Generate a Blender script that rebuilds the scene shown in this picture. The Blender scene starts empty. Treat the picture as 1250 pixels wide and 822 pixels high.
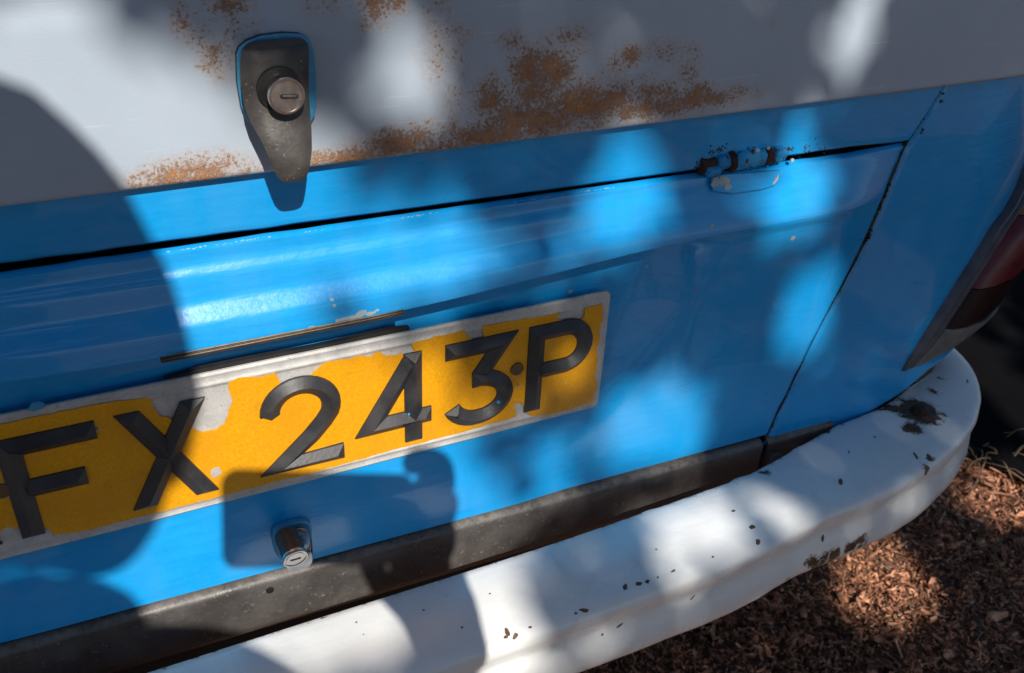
import bpy, bmesh, math, random
import numpy as np
from mathutils import Vector, noise
from mathutils.geometry import tessellate_polygon
rnd = random.Random(7)
sc = bpy.context.scene
C = sc.collection
# ------------------------------------------------------------------ camera
CP = np.array([-0.28864735, -0.53609648, 0.45046912])
CR = np.array([0.90122653, -0.43093681, 0.04565309])
CU = np.array([0.1944949, 0.49637946, 0.84603733])
CF = np.array([0.38724989, 0.753592, -0.53116535])
FPX = 1157.9
cd = bpy.data.cameras.new('camera'); cam = bpy.data.objects.new('camera', cd); C.objects.link(cam)
from mathutils import Matrix
m = Matrix.Identity(4)
for i in range(3):
    m[i][0] = CR[i]; m[i][1] = CU[i]; m[i][2] = -CF[i]; m[i][3] = CP[i]
cam.matrix_world = m
cd.sensor_width = 36; cd.lens = 36 * FPX / 1250
cd.dof.use_dof = True; cd.dof.focus_distance = 0.66; cd.dof.aperture_fstop = 14
cd.clip_start = 0.01; cd.clip_end = 600
sc.camera = cam
# ------------------------------------------------------------------ light
EL, AZ = math.radians(42), math.radians(7.4)
SD = np.array([math.sin(AZ) * math.cos(EL), math.cos(AZ) * math.cos(EL), -math.sin(EL)])  # travel
w = bpy.data.worlds.new('World'); sc.world = w; w.use_nodes = True
nt = w.node_tree; bg = nt.nodes['Background']
sky = nt.nodes.new('ShaderNodeTexSky'); sky.sky_type = 'NISHITA'; sky.sun_disc = False
sky.sun_elevation = EL; sky.sun_rotation = math.radians(187.4)
nt.links.new(sky.outputs[0], bg.inputs[0]); bg.inputs[1].default_value = 0.076
sky.ozone_density = 3.5; sky.dust_density = 0.4
sl = bpy.data.lights.new('sun', 'SUN'); sun = bpy.data.objects.new('sun', sl); C.objects.link(sun)
sl.energy = 5.0; sl.angle = math.radians(0.53); sl.color = (1.0, 0.95, 0.88)
sun.rotation_euler = Vector(SD).to_track_quat('-Z', 'Y').to_euler(); sun.location = (0, -3, 6)
sc.view_settings.view_transform = 'Standard'; sc.view_settings.look = 'None'
sc.view_settings.exposure = 0.06; sc.view_settings.gamma = 1.0
sc.cycles.max_bounces = 8

# ------------------------------------------------------------------ helpers
def ray(px, py):
    return CF + CR * (px - 625) / FPX - CU * (py - 411) / FPX
def hy(px, py, y=0.0):
    d = ray(px, py); return CP + d * ((y - CP[1]) / d[1])
def hz(px, py, z):
    d = ray(px, py); return CP + d * ((z - CP[2]) / d[2])
def hs(px, py, f):
    p = hy(px, py, 0.0)
    for _ in range(12):
        p = hy(px, py, f(p[0], p[2]))
    return p
def proj(p):
    d = np.asarray(p, float) - CP; z = d @ CF
    return (625 + FPX * (d @ CR) / z, 411 - FPX * (d @ CU) / z) if z > 1e-3 else (-9999, -9999)
def ss(a, b, x):
    t = min(1.0, max(0.0, (x - a) / (b - a))); return t * t * (3 - 2 * t)
def interp(x, xs, ys):
    return float(np.interp(x, xs, ys))
XC = -0.185
GZ = -0.62

def tag(o, label, cat, group=None, kind=None):
    if label: o['label'] = label
    if cat: o['category'] = cat
    if group: o['group'] = group
    if kind: o['kind'] = kind
    return o
def empty(name, loc):
    o = bpy.data.objects.new(name, None); C.objects.link(o); o.location = loc
    o.empty_display_size = 0.05
    return o
def link_mesh(name, verts, faces, mat, parent=None, smooth=False, attrs=None, label=None):
    me = bpy.data.meshes.new(name)
    me.from_pydata([tuple(v) for v in verts], [], faces)
    me.update()
    if smooth:
        me.polygons.foreach_set('use_smooth', [True] * len(me.polygons))
    me.materials.append(mat)
    if attrs:
        for k, a in attrs.items():
            at = me.attributes.new(k, 'FLOAT', 'POINT'); at.data.foreach_set('value', a)
    o = bpy.data.objects.new(name, me); C.objects.link(o)
    if parent:
        o.parent = parent
        if parent.type == 'EMPTY': o.location = -parent.location   # meshes are modelled in world units
    if label: o['label'] = label
    return o
def sharp(o, ang=35):
    me = o.data
    me.polygons.foreach_set('use_smooth', [True] * len(me.polygons))
    bm = bmesh.new(); bm.from_mesh(me)
    for e in bm.edges:
        if len(e.link_faces) == 2 and e.calc_face_angle(0) > math.radians(ang): e.smooth = False
    bm.to_mesh(me); bm.free(); return o

def grid_panel(name, fn, us, vs, mat, parent, thick=0.0012, attrs=None, label=None, roll=0.0, tdir=(0, 1, 0)):
    """sheet metal panel: front skin, back skin, rims; fn(u, v) -> point; attrs {name: f(point)}"""
    nu, nv = len(us), len(vs)
    F = [[np.asarray(fn(u, v), float) for v in vs] for u in us]
    V = [p for r in F for p in r]
    td = np.array(tdir) * thick
    n = len(V)
    V = V + [p + td for p in V]
    f = []
    for i in range(nu - 1):
        for j in range(nv - 1):
            a = i * nv + j; b = (i + 1) * nv + j
            f.append((a, b, b + 1, a + 1)); f.append((n + a, n + a + 1, n + b + 1, n + b))
    for i in range(nu - 1):
        a = i * nv; b = (i + 1) * nv
        f.append((a, n + a, n + b, b)); a += nv - 1; b += nv - 1
        f.append((a, b, n + b, n + a))
    for j in range(nv - 1):
        a = j; f.append((a, a + 1, n + a + 1, n + a))
        a = (nu - 1) * nv + j; f.append((a, n + a, n + a + 1, a + 1))
    at = None
    if attrs:
        at = {k: [float(g(p)) for p in V] for k, g in attrs.items()}
    o = link_mesh(name, V, f, mat, parent, True, at, label)
    return sharp(o, 40)
def box_mesh(c, s, rot=None):
    V = []
    for dx in (-1, 1):
        for dy in (-1, 1):
            for dz in (-1, 1):
                p = Vector((dx * s[0] / 2, dy * s[1] / 2, dz * s[2] / 2))
                if rot: p = rot @ p
                V.append((p.x + c[0], p.y + c[1], p.z + c[2]))
    return V, [(0, 1, 3, 2), (4, 6, 7, 5), (0, 4, 5, 1), (2, 3, 7, 6), (0, 2, 6, 4), (1, 5, 7, 3)]
def bevel(o, w=0.001, seg=2):
    md = o.modifiers.new('bevel', 'BEVEL'); md.width = w; md.segments = seg; md.limit_method = 'ANGLE'
    return o
def lathe(name, prof, origin, axis, mat, parent, n=32, up=(0, 0, 1), smooth_ang=35, label=None):
    """profile [(radius, along axis)]"""
    ax = Vector(axis).normalized(); q = ax.cross(Vector(up)).normalized(); r = q.cross(ax)
    V = []; f = []
    for (rad, h) in prof:
        for k in range(n):
            a = 2 * math.pi * k / n
            V.append(Vector(origin) + ax * h + (q * math.cos(a) + r * math.sin(a)) * max(rad, 1e-6))
    for i in range(len(prof) - 1):
        for k in range(n):
            f.append((i * n + k, (i + 1) * n + k, (i + 1) * n + (k + 1) % n, i * n + (k + 1) % n))
    f.append(tuple(range(n))); f.append(tuple((len(prof) - 1) * n + k for k in reversed(range(n))))
    o = link_mesh(name, V, f, mat, parent, True, None, label)
    return sharp(o, smooth_ang)
def poly_prism(name, pts3, nrm, h, mat, parent, label=None):
    """concave polygon in space, extruded by nrm*h"""
    tri = tessellate_polygon([[Vector(p) for p in pts3]])
    n = len(pts3); N = np.array(nrm) * h
    V = [np.array(p) for p in pts3] + [np.array(p) + N for p in pts3]
    f = [tuple(t) for t in tri] + [tuple(n + i for i in reversed(t)) for t in tri]
    f += [(i, (i + 1) % n, n + (i + 1) % n, n + i) for i in range(n)]
    o = link_mesh(name, V, f, mat, parent, False, None, label)
    bm = bmesh.new(); bm.from_mesh(o.data); bmesh.ops.recalc_face_normals(bm, faces=bm.faces[:]); bm.to_mesh(o.data); bm.free()
    return o

# ------------------------------------------------------------------ materials
class M:
    def __init__(s, name):
        s.m = bpy.data.materials.new(name); s.m.use_nodes = True
        s.t = s.m.node_tree; s.b = s.t.nodes['Principled BSDF']; s.tc = s.t.nodes.new('ShaderNodeTexCoord')
    def link(s, a, b): s.t.links.new(a, b)
    def set(s, **k):
        for n, v in k.items():
            s.b.inputs[n.replace('_', ' ')].default_value = v
        return s
    def noise(s, scale, detail=4, rough=.5, stretch=None, dist=0):
        n = s.t.nodes.new('ShaderNodeTexNoise'); n.inputs['Scale'].default_value = scale
        n.inputs['Detail'].default_value = detail; n.inputs['Roughness'].default_value = rough
        n.inputs['Distortion'].default_value = dist
        if stretch:
            mp = s.t.nodes.new('ShaderNodeMapping'); mp.inputs['Scale'].default_value = stretch
            s.link(s.tc.outputs['Object'], mp.inputs[0]); s.link(mp.outputs[0], n.inputs[0])
        else: s.link(s.tc.outputs['Object'], n.inputs[0])
        return n.outputs['Fac']
    def ramp(s, src, stops):
        r = s.t.nodes.new('ShaderNodeValToRGB'); e = r.color_ramp.elements
        while len(e) < len(stops): e.new(0.5)
        for el, (p, c) in zip(e, stops):
            el.position = p; el.color = c if len(c) == 4 else (*c, 1)
        s.link(src, r.inputs[0]); return r.outputs[0]
    def gray(s, src, a, b, lo=0.0, hi=1.0):
        r = s.t.nodes.new('ShaderNodeMapRange'); r.inputs[1].default_value = a; r.inputs[2].default_value = b
        r.inputs[3].default_value = lo; r.inputs[4].default_value = hi; r.clamp = True
        s.link(src, r.inputs[0]); return r.outputs[0]
    def math(s, op, a, b):
        n = s.t.nodes.new('ShaderNodeMath'); n.operation = op
        for i, x in enumerate((a, b)):
            if isinstance(x, (int, float)): n.inputs[i].default_value = x
            else: s.link(x, n.inputs[i])
        return n.outputs[0]
    def attr(s, name):
        n = s.t.nodes.new('ShaderNodeAttribute'); n.attribute_name = name; return n.outputs['Fac']
    def mix(s, fac, a, b):
        n = s.t.nodes.new('ShaderNodeMix'); n.data_type = 'RGBA'
        for x, i in ((fac, 0), (a, 6), (b, 7)):
            if isinstance(x, (int, float)): n.inputs[i].default_value = x
            elif isinstance(x, tuple): n.inputs[i].default_value = (*x, 1)
            else: s.link(x, n.inputs[i])
        return n.outputs[2]
    def bump(s, src, dist, strength=1.0, prev=None):
        n = s.t.nodes.new('ShaderNodeBump'); n.inputs['Distance'].default_value = dist
        n.inputs['Strength'].default_value = strength; s.link(src, n.inputs['Height'])
        if prev: s.link(prev, n.inputs['Normal'])
        s.link(n.outputs[0], s.b.inputs['Normal']); return n.outputs[0]
    def col(s, c): s.link(c, s.b.inputs['Base Color']); return s
    def rough(s, c): s.link(c, s.b.inputs['Roughness']); return s

def blue_paint():
    a = M('blue_paint')
    streak = a.noise(30, 5, .6, (1, 1, 7)); big = a.noise(6, 3)
    c = a.mix(a.gray(streak, .35, .7), (.004, .335, .76), (.010, .385, .84))
    c = a.mix(a.gray(big, .35, .7), c, (.004, .30, .70))
    speck = a.math('GREATER_THAN', a.noise(420, 2), .80)
    c = a.mix(a.math('MULTIPLY', speck, .6), c, (.02, .06, .10))
    # moss, grime and rust that sit along the seams
    g = a.attr('grime')
    gm = a.math('MULTIPLY', a.gray(a.math('ADD', g, a.math('MULTIPLY', a.noise(160, 6, .7), .9)), .98, 1.2), 1.0)
    gc = a.mix(a.gray(a.noise(90, 3), .4, .62), (.018, .035, .022), (.055, .032, .016))
    c = a.mix(gm, c, gc)
    du = a.gray(a.noise(12, 6, .7, (2.2, 1, .6)), .45, .8); c = a.mix(a.math('MULTIPLY', du, .07), c, (.45, .46, .44))
    ch = a.attr('chalk_sheen')
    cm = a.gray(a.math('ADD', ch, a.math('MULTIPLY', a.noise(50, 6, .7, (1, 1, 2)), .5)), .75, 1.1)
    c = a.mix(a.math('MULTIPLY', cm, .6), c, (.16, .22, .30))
    a.col(c)
    a.rough(a.math('ADD', a.gray(streak, .3, .8, .26, .38), a.math('MULTIPLY', gm, .5)))
    a.set(IOR=1.5, Coat_Weight=.5, Coat_Roughness=.035, Coat_IOR=1.55)
    n1 = a.bump(a.noise(55, 3, .5, (1, 1, 3.5)), .0011, .26)
    n2 = a.bump(a.noise(330, 3, .6), .0003, .35, n1)
    pim = a.math('GREATER_THAN', a.noise(150, 1), .76)
    a.bump(a.math('SUBTRACT', a.math('MULTIPLY', pim, .5), gm), .0006, .5, n2)
    return a.m
def white_paint():
    a = M('chalky_white_paint')
    big = a.noise(9, 4)
    c = a.mix(a.gray(big, .3, .7), (.36, .425, .50), (.425, .495, .57))
    fine = a.noise(700, 2)
    c = a.mix(a.gray(fine, .3, .75, 0, .35), c, (.42, .46, .50))
    scr = a.gray(a.noise(16, 3, .5, (1.0, 1, 26)), .66, .72)
    c = a.mix(a.math('MULTIPLY', scr, .25), c, (.70, .74, .77))
    r = a.attr('rust')
    n = a.noise(95, 8, .72); n2 = a.noise(520, 4, .75)
    s = a.math('ADD', r, a.math('ADD', a.math('MULTIPLY', a.math('SUBTRACT', n, .5), 1.25), a.math('MULTIPLY', a.math('SUBTRACT', n2, .5), 1.9)))
    halo = a.gray(s, .0, .5); core = a.gray(s, .42, .80)
    halo = a.math('MULTIPLY', halo, a.gray(r, .03, .2)); core = a.math('MULTIPLY', core, a.gray(r, .05, .22))
    rc = a.ramp(a.noise(130, 6, .75), [(.28, (.13, .05, .016)), (.42, (.36, .140, .036)), (.54, (.50, .205, .055)), (.72, (.56, .29, .11))])
    c = a.mix(a.math('MULTIPLY', halo, .55), c, (.45, .25, .11))
    c = a.mix(a.math('MULTIPLY', core, .88), c, rc)
    pit = a.math('MULTIPLY', a.gray(a.noise(330, 3, .6), .60, .66), core); c = a.mix(a.math('MULTIPLY', pit, .5), c, (.05, .022, .012))
    a.col(c); a.rough(a.math('ADD', a.gray(fine, .2, .8, .40, .55), a.math('MULTIPLY', core, .35)))
    a.set(IOR=1.45)
    nn = a.bump(a.noise(900, 2), .00025, .35)
    a.bump(a.math('MULTIPLY', core, a.noise(260, 5, .7)), .0012, .9, nn)
    return a.m
def simple(name, c1, c2, scale, r=(.4, .6), bump=0.0003, bscale=None, metal=0.0, stretch=None, **k):
    a = M(name)
    n = a.noise(scale, 5, .6, stretch)
    a.col(a.mix(a.gray(n, .33, .68), c1, c2)); a.rough(a.gray(n, .3, .7, r[0], r[1]))
    a.set(Metallic=metal, **k)
    a.bump(a.noise(bscale or scale * 4, 4, .6, stretch), bump, .7)
    return a.m
BLUE = blue_paint(); WHITE = white_paint()
def bumper_paint():
    a = M('bumper_white_paint')
    c = a.mix(a.gray(a.noise(14, 4), .35, .7), (.88, .87, .83), (.82, .83, .81))
    yel = a.gray(a.noise(34, 5, .7), .70, .78)
    c = a.mix(a.math('MULTIPLY', yel, .5), c, (.55, .42, .22))
    sp = a.gray(a.noise(260, 3, .6), .735, .76)
    c = a.mix(a.math('MULTIPLY', sp, .8), c, (.10, .07, .045))
    sm = a.gray(a.noise(7, 6, .7, (1, 1, 3)), .48, .72); c = a.mix(a.math('MULTIPLY', sm, .30), c, (.50, .50, .47))
    sc1 = a.gray(a.noise(22, 3, .5, (1, 1.6, 1), 2.5), .4985, .5015); sc2 = a.gray(a.noise(22, 3, .5, (1, 1.6, 1), 2.5), .5015, .5045)
    ln = a.math('MULTIPLY', a.math('SUBTRACT', sc1, sc2), a.gray(a.noise(5, 2), .5, .62))
    c = a.mix(a.math('MULTIPLY', ln, .30), c, (.33, .30, .27))
    r = a.attr('rust')
    s = a.math('ADD', r, a.math('MULTIPLY', a.math('SUBTRACT', a.noise(140, 6, .7), .5), 1.1))
    k = a.gray(s, .52, .62)
    k2 = a.gray(s, .42, .58)
    c = a.mix(a.math('MULTIPLY', k2, .6), c, (.45, .30, .14))
    c = a.mix(k, c, a.ramp(a.noise(120, 5, .7), [(.35, (.022, .015, .012)), (.6, (.13, .065, .03))]))
    a.col(c); a.rough(a.math('ADD', a.gray(a.noise(20, 4), .3, .7, .22, .36), a.math('MULTIPLY', k, .4)))
    a.set(Coat_Weight=.25, Coat_Roughness=.12)
    n1 = a.bump(a.noise(24, 3, .5, (1, 2, 2)), .0022, .4)
    a.bump(a.math('SUBTRACT', 0, k), .0005, 1, n1)
    return a.m
BUMP = bumper_paint()
BLACKSTRIP = None
def strip_mat():
    a = M('dusty_black_strip')
    n = a.noise(26, 7, .7)
    c = a.mix(a.gray(n, .4, .72), (.062, .056, .053), (.122, .112, .104))
    c = a.mix(a.gray(a.noise(300, 3, .7), .62, .70), c, (.20, .18, .16))
    c = a.mix(a.math('MULTIPLY', a.attr('dust'), a.gray(a.noise(120, 5, .7), .35, .6)), c, (.21, .185, .16))
    a.col(c); a.rough(a.gray(n, .3, .7, .33, .55)); a.set(IOR=1.45)
    n1 = a.bump(a.noise(70, 4), .0009, .6)
    a.bump(a.noise(600, 3), .0003, .6, n1)
    return a.m
BLACKSTRIP = strip_mat()
DARK = simple('dark_underbody', (.006, .006, .007), (.014, .013, .013), 20, (.7, .9))
RUBBER = simple('black_rubber', (.012, .012, .013), (.022, .021, .02), 60, (.5, .7))
GASK = simple('painted_gasket', (.03, .26, .50), (.08, .36, .58), 120, (.3, .5), .0005)
POT = simple('pot_metal', (.045, .040, .038), (.085, .074, .066), 60, (.34, .52), .00018, 260, .35)
def pot():
    a = M('pot_metal'); n = a.noise(60, 5, .65)
    c = a.mix(a.gray(n, .33, .68), (.040, .036, .034), (.085, .074, .066))
    sp = a.gray(a.noise(520, 3, .7), .66, .70); a.col(a.mix(a.math('MULTIPLY', sp, a.gray(a.noise(40, 2), .42, .55)), c, (.42, .40, .38)))
    a.rough(a.gray(n, .3, .7, .34, .52)); a.set(Metallic=.35); a.bump(a.noise(420, 4, .6), .00022, .7); return a.m
POT = pot()
CHROME = simple('worn_chrome', (.42, .40, .39), (.58, .55, .53), 60, (.16, .30), .0001, 300, 1.0)
CHROME2 = simple('bright_chrome', (.24, .25, .27), (.36, .37, .39), 60, (.10, .20), .00005, 200, 1.0)
BARREL = simple('lock_face_metal', (.24, .205, .19), (.36, .31, .28), 120, (.3, .5), .0002, 500, .8)
SLOT = simple('slot_black', (.01, .009, .009), (.02, .018, .017), 80)
CHARM = simple('black_character_plastic', (.018, .018, .021), (.048, .046, .046), 45, (.36, .5), .00018, 350, 0, IOR=1.5)
SEALM = simple('mossy_sealer', (.012, .017, .013), (.05, .06, .045), 60, (.7, .9), .0004, 300)
PRIMER = simple('grey_primer', (.34, .40, .42), (.46, .50, .50), 120, (.6, .8))
RUST = simple('dark_rust', (.022, .010, .007), (.085, .034, .018), 160, (.8, .95), .0012, 300)
MOSS = simple('moss_grime', (.02, .035, .018), (.06, .055, .022), 200, (.8, .95), .001, 400)
def silver():
    a = M('weathered_aluminium')
    n = a.noise(60, 7, .75); f = a.noise(420, 5, .8)
    c = a.mix(a.gray(n, .35, .66), (.44, .43, .41), (.62, .60, .57))
    c = a.mix(a.gray(f, .58, .70), c, (.22, .21, .20))
    a.col(c); a.set(Metallic=.05); a.rough(a.gray(f, .3, .7, .42, .62))
    a.bump(a.noise(500, 5, .7), .0005, .7); return a.m
SILVER = silver()
def yellow():
    a = M('reflective_yellow')
    v = a.t.nodes.new('ShaderNodeTexVoronoi'); v.inputs['Scale'].default_value = 900
    a.link(a.tc.outputs['Object'], v.inputs[0])
    c = a.mix(a.gray(a.noise(450, 5, .75), .35, .68), (.74, .30, .002), (.88, .43, .008))
    c = a.mix(a.gray(a.noise(30, 4), .42, .72, 0, .6), c, (.70, .29, .006))
    dirt = a.gray(a.noise(55, 8, .8), .58, .72)
    c = a.mix(a.math('MULTIPLY', dirt, .5), c, (.36, .16, .02))
    a.col(c); a.rough(a.gray(a.noise(60, 4), .3, .7, .35, .5)); a.set(IOR=1.48)
    a.bump(v.outputs['Distance'], .00025, .35); return a.m
YELLOW = yellow()
AMBER = simple('amber_lens', (.30, .10, .005), (.36, .13, .01), 200, (.1, .2), .0002)
RED = simple('red_lens', (.085, .004, .011), (.12, .005, .014), 90, (.25, .4), .0002)
DRED = simple('dark_red_lens', (.010, .0015, .003), (.016, .0025, .004), 90, (.35, .5), .0002, Specular_IOR_Level=.2)
SMOKE = simple('grey_reverse_lens', (.10, .10, .10), (.19, .185, .18), 60, (.4, .55), .0004)
BEZEL = simple('dull_bezel', (.07, .072, .085), (.13, .125, .14), 40, (.4, .55), .0003, 200, .2)
TYRE = simple('tyre_rubber', (.014, .014, .014), (.024, .023, .022), 30, (.6, .8))

# ================================================================== STRUCTURE: the van's rear
van = empty('camper_van', (XC, 0.0, GZ))
tag(van, 'blue camper van with rusty white tailgate, yellow plate and chipped white bumper', 'van')

def body_y(x):
    s = abs(x - XC)
    if s <= .62: return 0.0
    t = min(1.0, (s - .62) / .24)
    return .24 * (1 - math.sqrt(max(0, 1 - t * t)))
def zgap(x): return .1862 - .013 * (x + .1)
def zbot(x): return -.0972 - .025 * (x + .1)
SEAMZ = [-.20, -.099, .010, .096, .180, .224, .30]; SEAMX = [.240, .271, .301, .333, .349, .372, .395]
def seam(z): return interp(z, SEAMZ, SEAMX) + .0010 * noise.noise(Vector((z * 60, 3, 0)))
def zlip(x):
    s = abs(x - XC); return .1255 + .0125 * ss(.06, .33, s)
def ledge(x): return 0.0
TQ = np.linspace(0, 1, 401)
_y = np.interp(TQ, [0, .24, .43, .69, .785, 1.0], [-.0190, -.0168, -.0078, -.0052, -.0010, -.0002])
_k = np.exp(-(np.linspace(-2.5, 2.5, 71)) ** 2); _k /= _k.sum()
TY = np.convolve(np.pad(_y, 35, mode='edge'), _k, mode='valid')
_y2 = np.interp(TQ, [0, .12, .5, .85, 1.0], [-.0190, -.0176, -.0098, -.0020, -.0002])
_k2 = np.exp(-(np.linspace(-2.5, 2.5, 121)) ** 2); _k2 /= _k2.sum()
TY2 = np.convolve(np.pad(_y2, 60, mode='edge'), _k2, mode='valid')
CRZ, CRX = [], []
for (px, py) in [(822, 432), (828, 400), (838, 364), (845, 332), (846, 306)]:
    q = hy(px, py, -.004); CRZ.append(q[2]); CRX.append(q[0])
def lid_y(x, z):
    s = abs(x - XC)
    zl = zlip(x); zg = zgap(x)
    amp = 1 - ss(.46, .545, s)
    q = (z - zl) / (zg - zl)
    k_ = ss(.14, .36, s)
    top = (float(np.interp(q, TQ, TY)) * (1 - k_) + k_ * float(np.interp(q, TQ, TY2))) * amp
    if z >= zl: return top + body_y(x)
    dz = zl - z
    yo = -.0185 * amp * (1 - ss(0, .235, dz) ) + .0 
    yo += .0035 * amp * ss(0, .012, dz) - .0042 * ss(.05, .23, dz) * amp
    edge = .335 - .33 * max(0, dz) - .25 * max(0, dz - .06)
    win = 1 - ss(edge - .045, edge + .020, s)
    yin = interp(z, [-.12, -.06, -.03, .02], [-.0052, .0005, .0045, .0095])
    yi = -.0185 * (1 - ss(0, .0035, dz)) + yin * ss(0, .0035, dz)
    cr = 0
    if .02 < x < .16 and -.01 < z < .14:
        cx_ = interp(z, CRZ, CRX); cr = -.0022 * math.exp(-((x - cx_) / .0055) ** 2) * ss(.0, .05, z) * (1 - ss(.118, .128, z))
    return yi * win + yo * (1 - win) + cr + body_y(x)

def seam_d(p):
    x, z = p[0], p[2]
    xm = x if x > XC else 2 * XC - x
    return abs(xm - seam(z)) if z < .226 else 9
def gap_d(p):
    return abs(p[2] - zgap(p[0])) if abs(p[0] - XC) < .55 else 9
def hinge_d(p):
    return math.hypot((p[0] - .185) / 2.2, p[2] - .186)
def grime(p):
    n = noise.noise(Vector((p[0] * 22, 5, p[2] * 22)))
    g = .95 * max(0, 1 - seam_d(p) / .0060) * (0.75 + .9 * n)
    gd = gap_d(p)
    up = p[2] > zgap(p[0])
    k = .45 if up else .12
    if up: k += .35 * ss(.02, -.2, 0) + .5 * ss(.20, .30, p[0]) + .25 * ss(-.18, -.30, p[0])
    g = max(g, k * max(0, 1 - gd / .007) * (.8 + n))
    g = max(g, .75 * max(0, 1 - hinge_d(p) / .016) * (.8 + n))
    for (qx, qz, r, a) in GR:
        g = max(g, a * max(0, 1 - math.hypot(p[0] - qx, p[2] - qz) / r))
    return g
GR = []
for (px, py, r, a) in [(1060, 290, .006, .9), (1149, 120, .006, .6), (1126, 158, .006, .7), (945, 515, .007, .7), (132, 315, .018, .5), (1050, 300, .006, .7), (1025, 358, .003, .7), (1108, 180, .006, .7)]:
    p = hy(px, py, 0); GR.append((p[0], p[2], r, a))
def chalk_sheen(p):
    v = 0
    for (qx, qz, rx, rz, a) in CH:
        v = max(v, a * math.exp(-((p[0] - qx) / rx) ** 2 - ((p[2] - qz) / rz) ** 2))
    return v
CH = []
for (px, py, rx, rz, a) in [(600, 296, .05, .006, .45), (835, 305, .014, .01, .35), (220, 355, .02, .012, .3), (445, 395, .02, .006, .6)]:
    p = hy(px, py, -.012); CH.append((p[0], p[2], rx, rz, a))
for (px, py, rx, rz, a) in [(812, 303, .006, .003, .55), (828, 302, .006, .003, .7), (840, 306, .004, .004, .85), (845, 318, .0035, .006, .9), (845, 332, .0035, .006, .9), (842, 348, .0035, .007, .9), (838, 364, .003, .007, .85), (833, 382, .0026, .007, .8), (828, 400, .0022, .007, .75), (823, 418, .0018, .007, .65)]:  # pale spots painting the reflected streak down the recess crease
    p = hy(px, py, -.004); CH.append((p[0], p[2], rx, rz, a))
ATT = {'grime': grime, 'chalk_sheen': chalk_sheen}

def lin(a, b, n): return [a + (b - a) * i / (n - 1) for i in range(n)]
ZE = .2288          # bottom edge of the white panel
def gapw(x):        # half width of the lid's top gap
    return interp(x, [-.45, -.33, -.17, .0, .13, .20, .26, .345], [.0027, .0027, .0020, .0016, .0012, .0018, .0026, .0008]) * (1 + .35 * noise.noise(Vector((x * 40, 0, 1))))
# -- blue band between tailgate and lid
def band_fn(u, v):
    zt = .262
    x0 = 2 * XC - (seam(.2) - .0015)
    z = None
    # right border follows the seam
    zz = zgap(0.3) + v * (zt - zgap(.3))
    xr = seam(zz) - .0013; xl = 2 * XC - xr
    x = xl + (xr - xl) * u
    zb = zgap(x) + gapw(x)
    z = zb + (zt - zb) * v
    y = body_y(x) + (.0035 * (1 - ss(0, .0028, z - zb)))
    return (x, y, z)
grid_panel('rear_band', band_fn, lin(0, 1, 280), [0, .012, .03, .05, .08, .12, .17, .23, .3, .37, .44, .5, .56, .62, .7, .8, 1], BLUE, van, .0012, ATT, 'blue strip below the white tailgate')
# -- engine lid
def lid_zs():
    a = lin(0, .44, 48) + lin(.45, .70, 26) + [.705, .71, .7125, .715, .7175, .72, .7225, .725, .7275, .73, .7325, .735, .7375, .74, .7425, .745, .7475, .75, .755, .76, .765, .77, .78, .79, .80, .81, .82, .83, .84, .85, .86, .87, .88, .89, .90, .91, .92, .93, .94, .95, .96, .97, .98, .985, .99, .995, 1.0]
    return a
def lid_fn(u, v):
    # map so that v=.735 is the lip
    zz = -.1 + v * .285
    xr = seam(zz) - .0015; xl = 2 * XC - xr
    x = xl + (xr - xl) * u
    zb = zbot(x) + .0006; zt = zgap(x) - gapw(x); zl = zlip(x)
    z = zb + (zl - zb) * v / .735 if v < .735 else zl + (zt - zl) * (v - .735) / .265
    y = lid_y(x, z)
    e = min(zt - z, 9)
    y += .0035 * (1 - ss(0, .0022, e)) + .003 * (1 - ss(0, .002, z - zb))
    y += .0022 * (1 - ss(0, .003, min(x - xl, xr - x)))
    return (x, y, z)
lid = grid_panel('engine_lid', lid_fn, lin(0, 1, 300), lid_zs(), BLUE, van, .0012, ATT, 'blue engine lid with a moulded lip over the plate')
# -- right and left body corners
def low_edge(x):     # lower border of the corner panel, in s
    s = abs(x - XC)
    return interp(s, LES, LEZ)
LES, LEZ = [.40], [-.116]
for (px, py) in [(960, 545), (1013, 533), (1050, 512), (1090, 488), (1130, 460)]:
    q = hy(px, py, 0.004); LES.append(q[0] - XC); LEZ.append(q[2])
LES += [.80, .86]; LEZ += [LEZ[-1] + .015, LEZ[-1] + .02]
def mk_corner(sgn):
    def fn(u, v):
        zz = -.118 + v * (.262 + .118)
        xs = seam(zz) + .0015
        x = xs + (.675 - xs) * (u ** 1.0)
        zb = low_edge(x); z = zb + (.262 - zb) * v
        y = body_y(x)
        if u > .92: pass
        y += .0022 * (1 - ss(0, .003, x - xs)) + .014 * (1 - ss(0, .010, z - zb)) ** 1.5
        if sgn < 0: x = 2 * XC - x
        return (x, y, z)
    us = [0, .004, .008, .013] + lin(.02, .8, 90) + lin(.81, 1, 40)
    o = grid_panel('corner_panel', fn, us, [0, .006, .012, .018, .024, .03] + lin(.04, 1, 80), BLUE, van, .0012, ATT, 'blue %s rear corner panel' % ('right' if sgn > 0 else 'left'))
mk_corner(1); mk_corner(-1)
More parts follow.
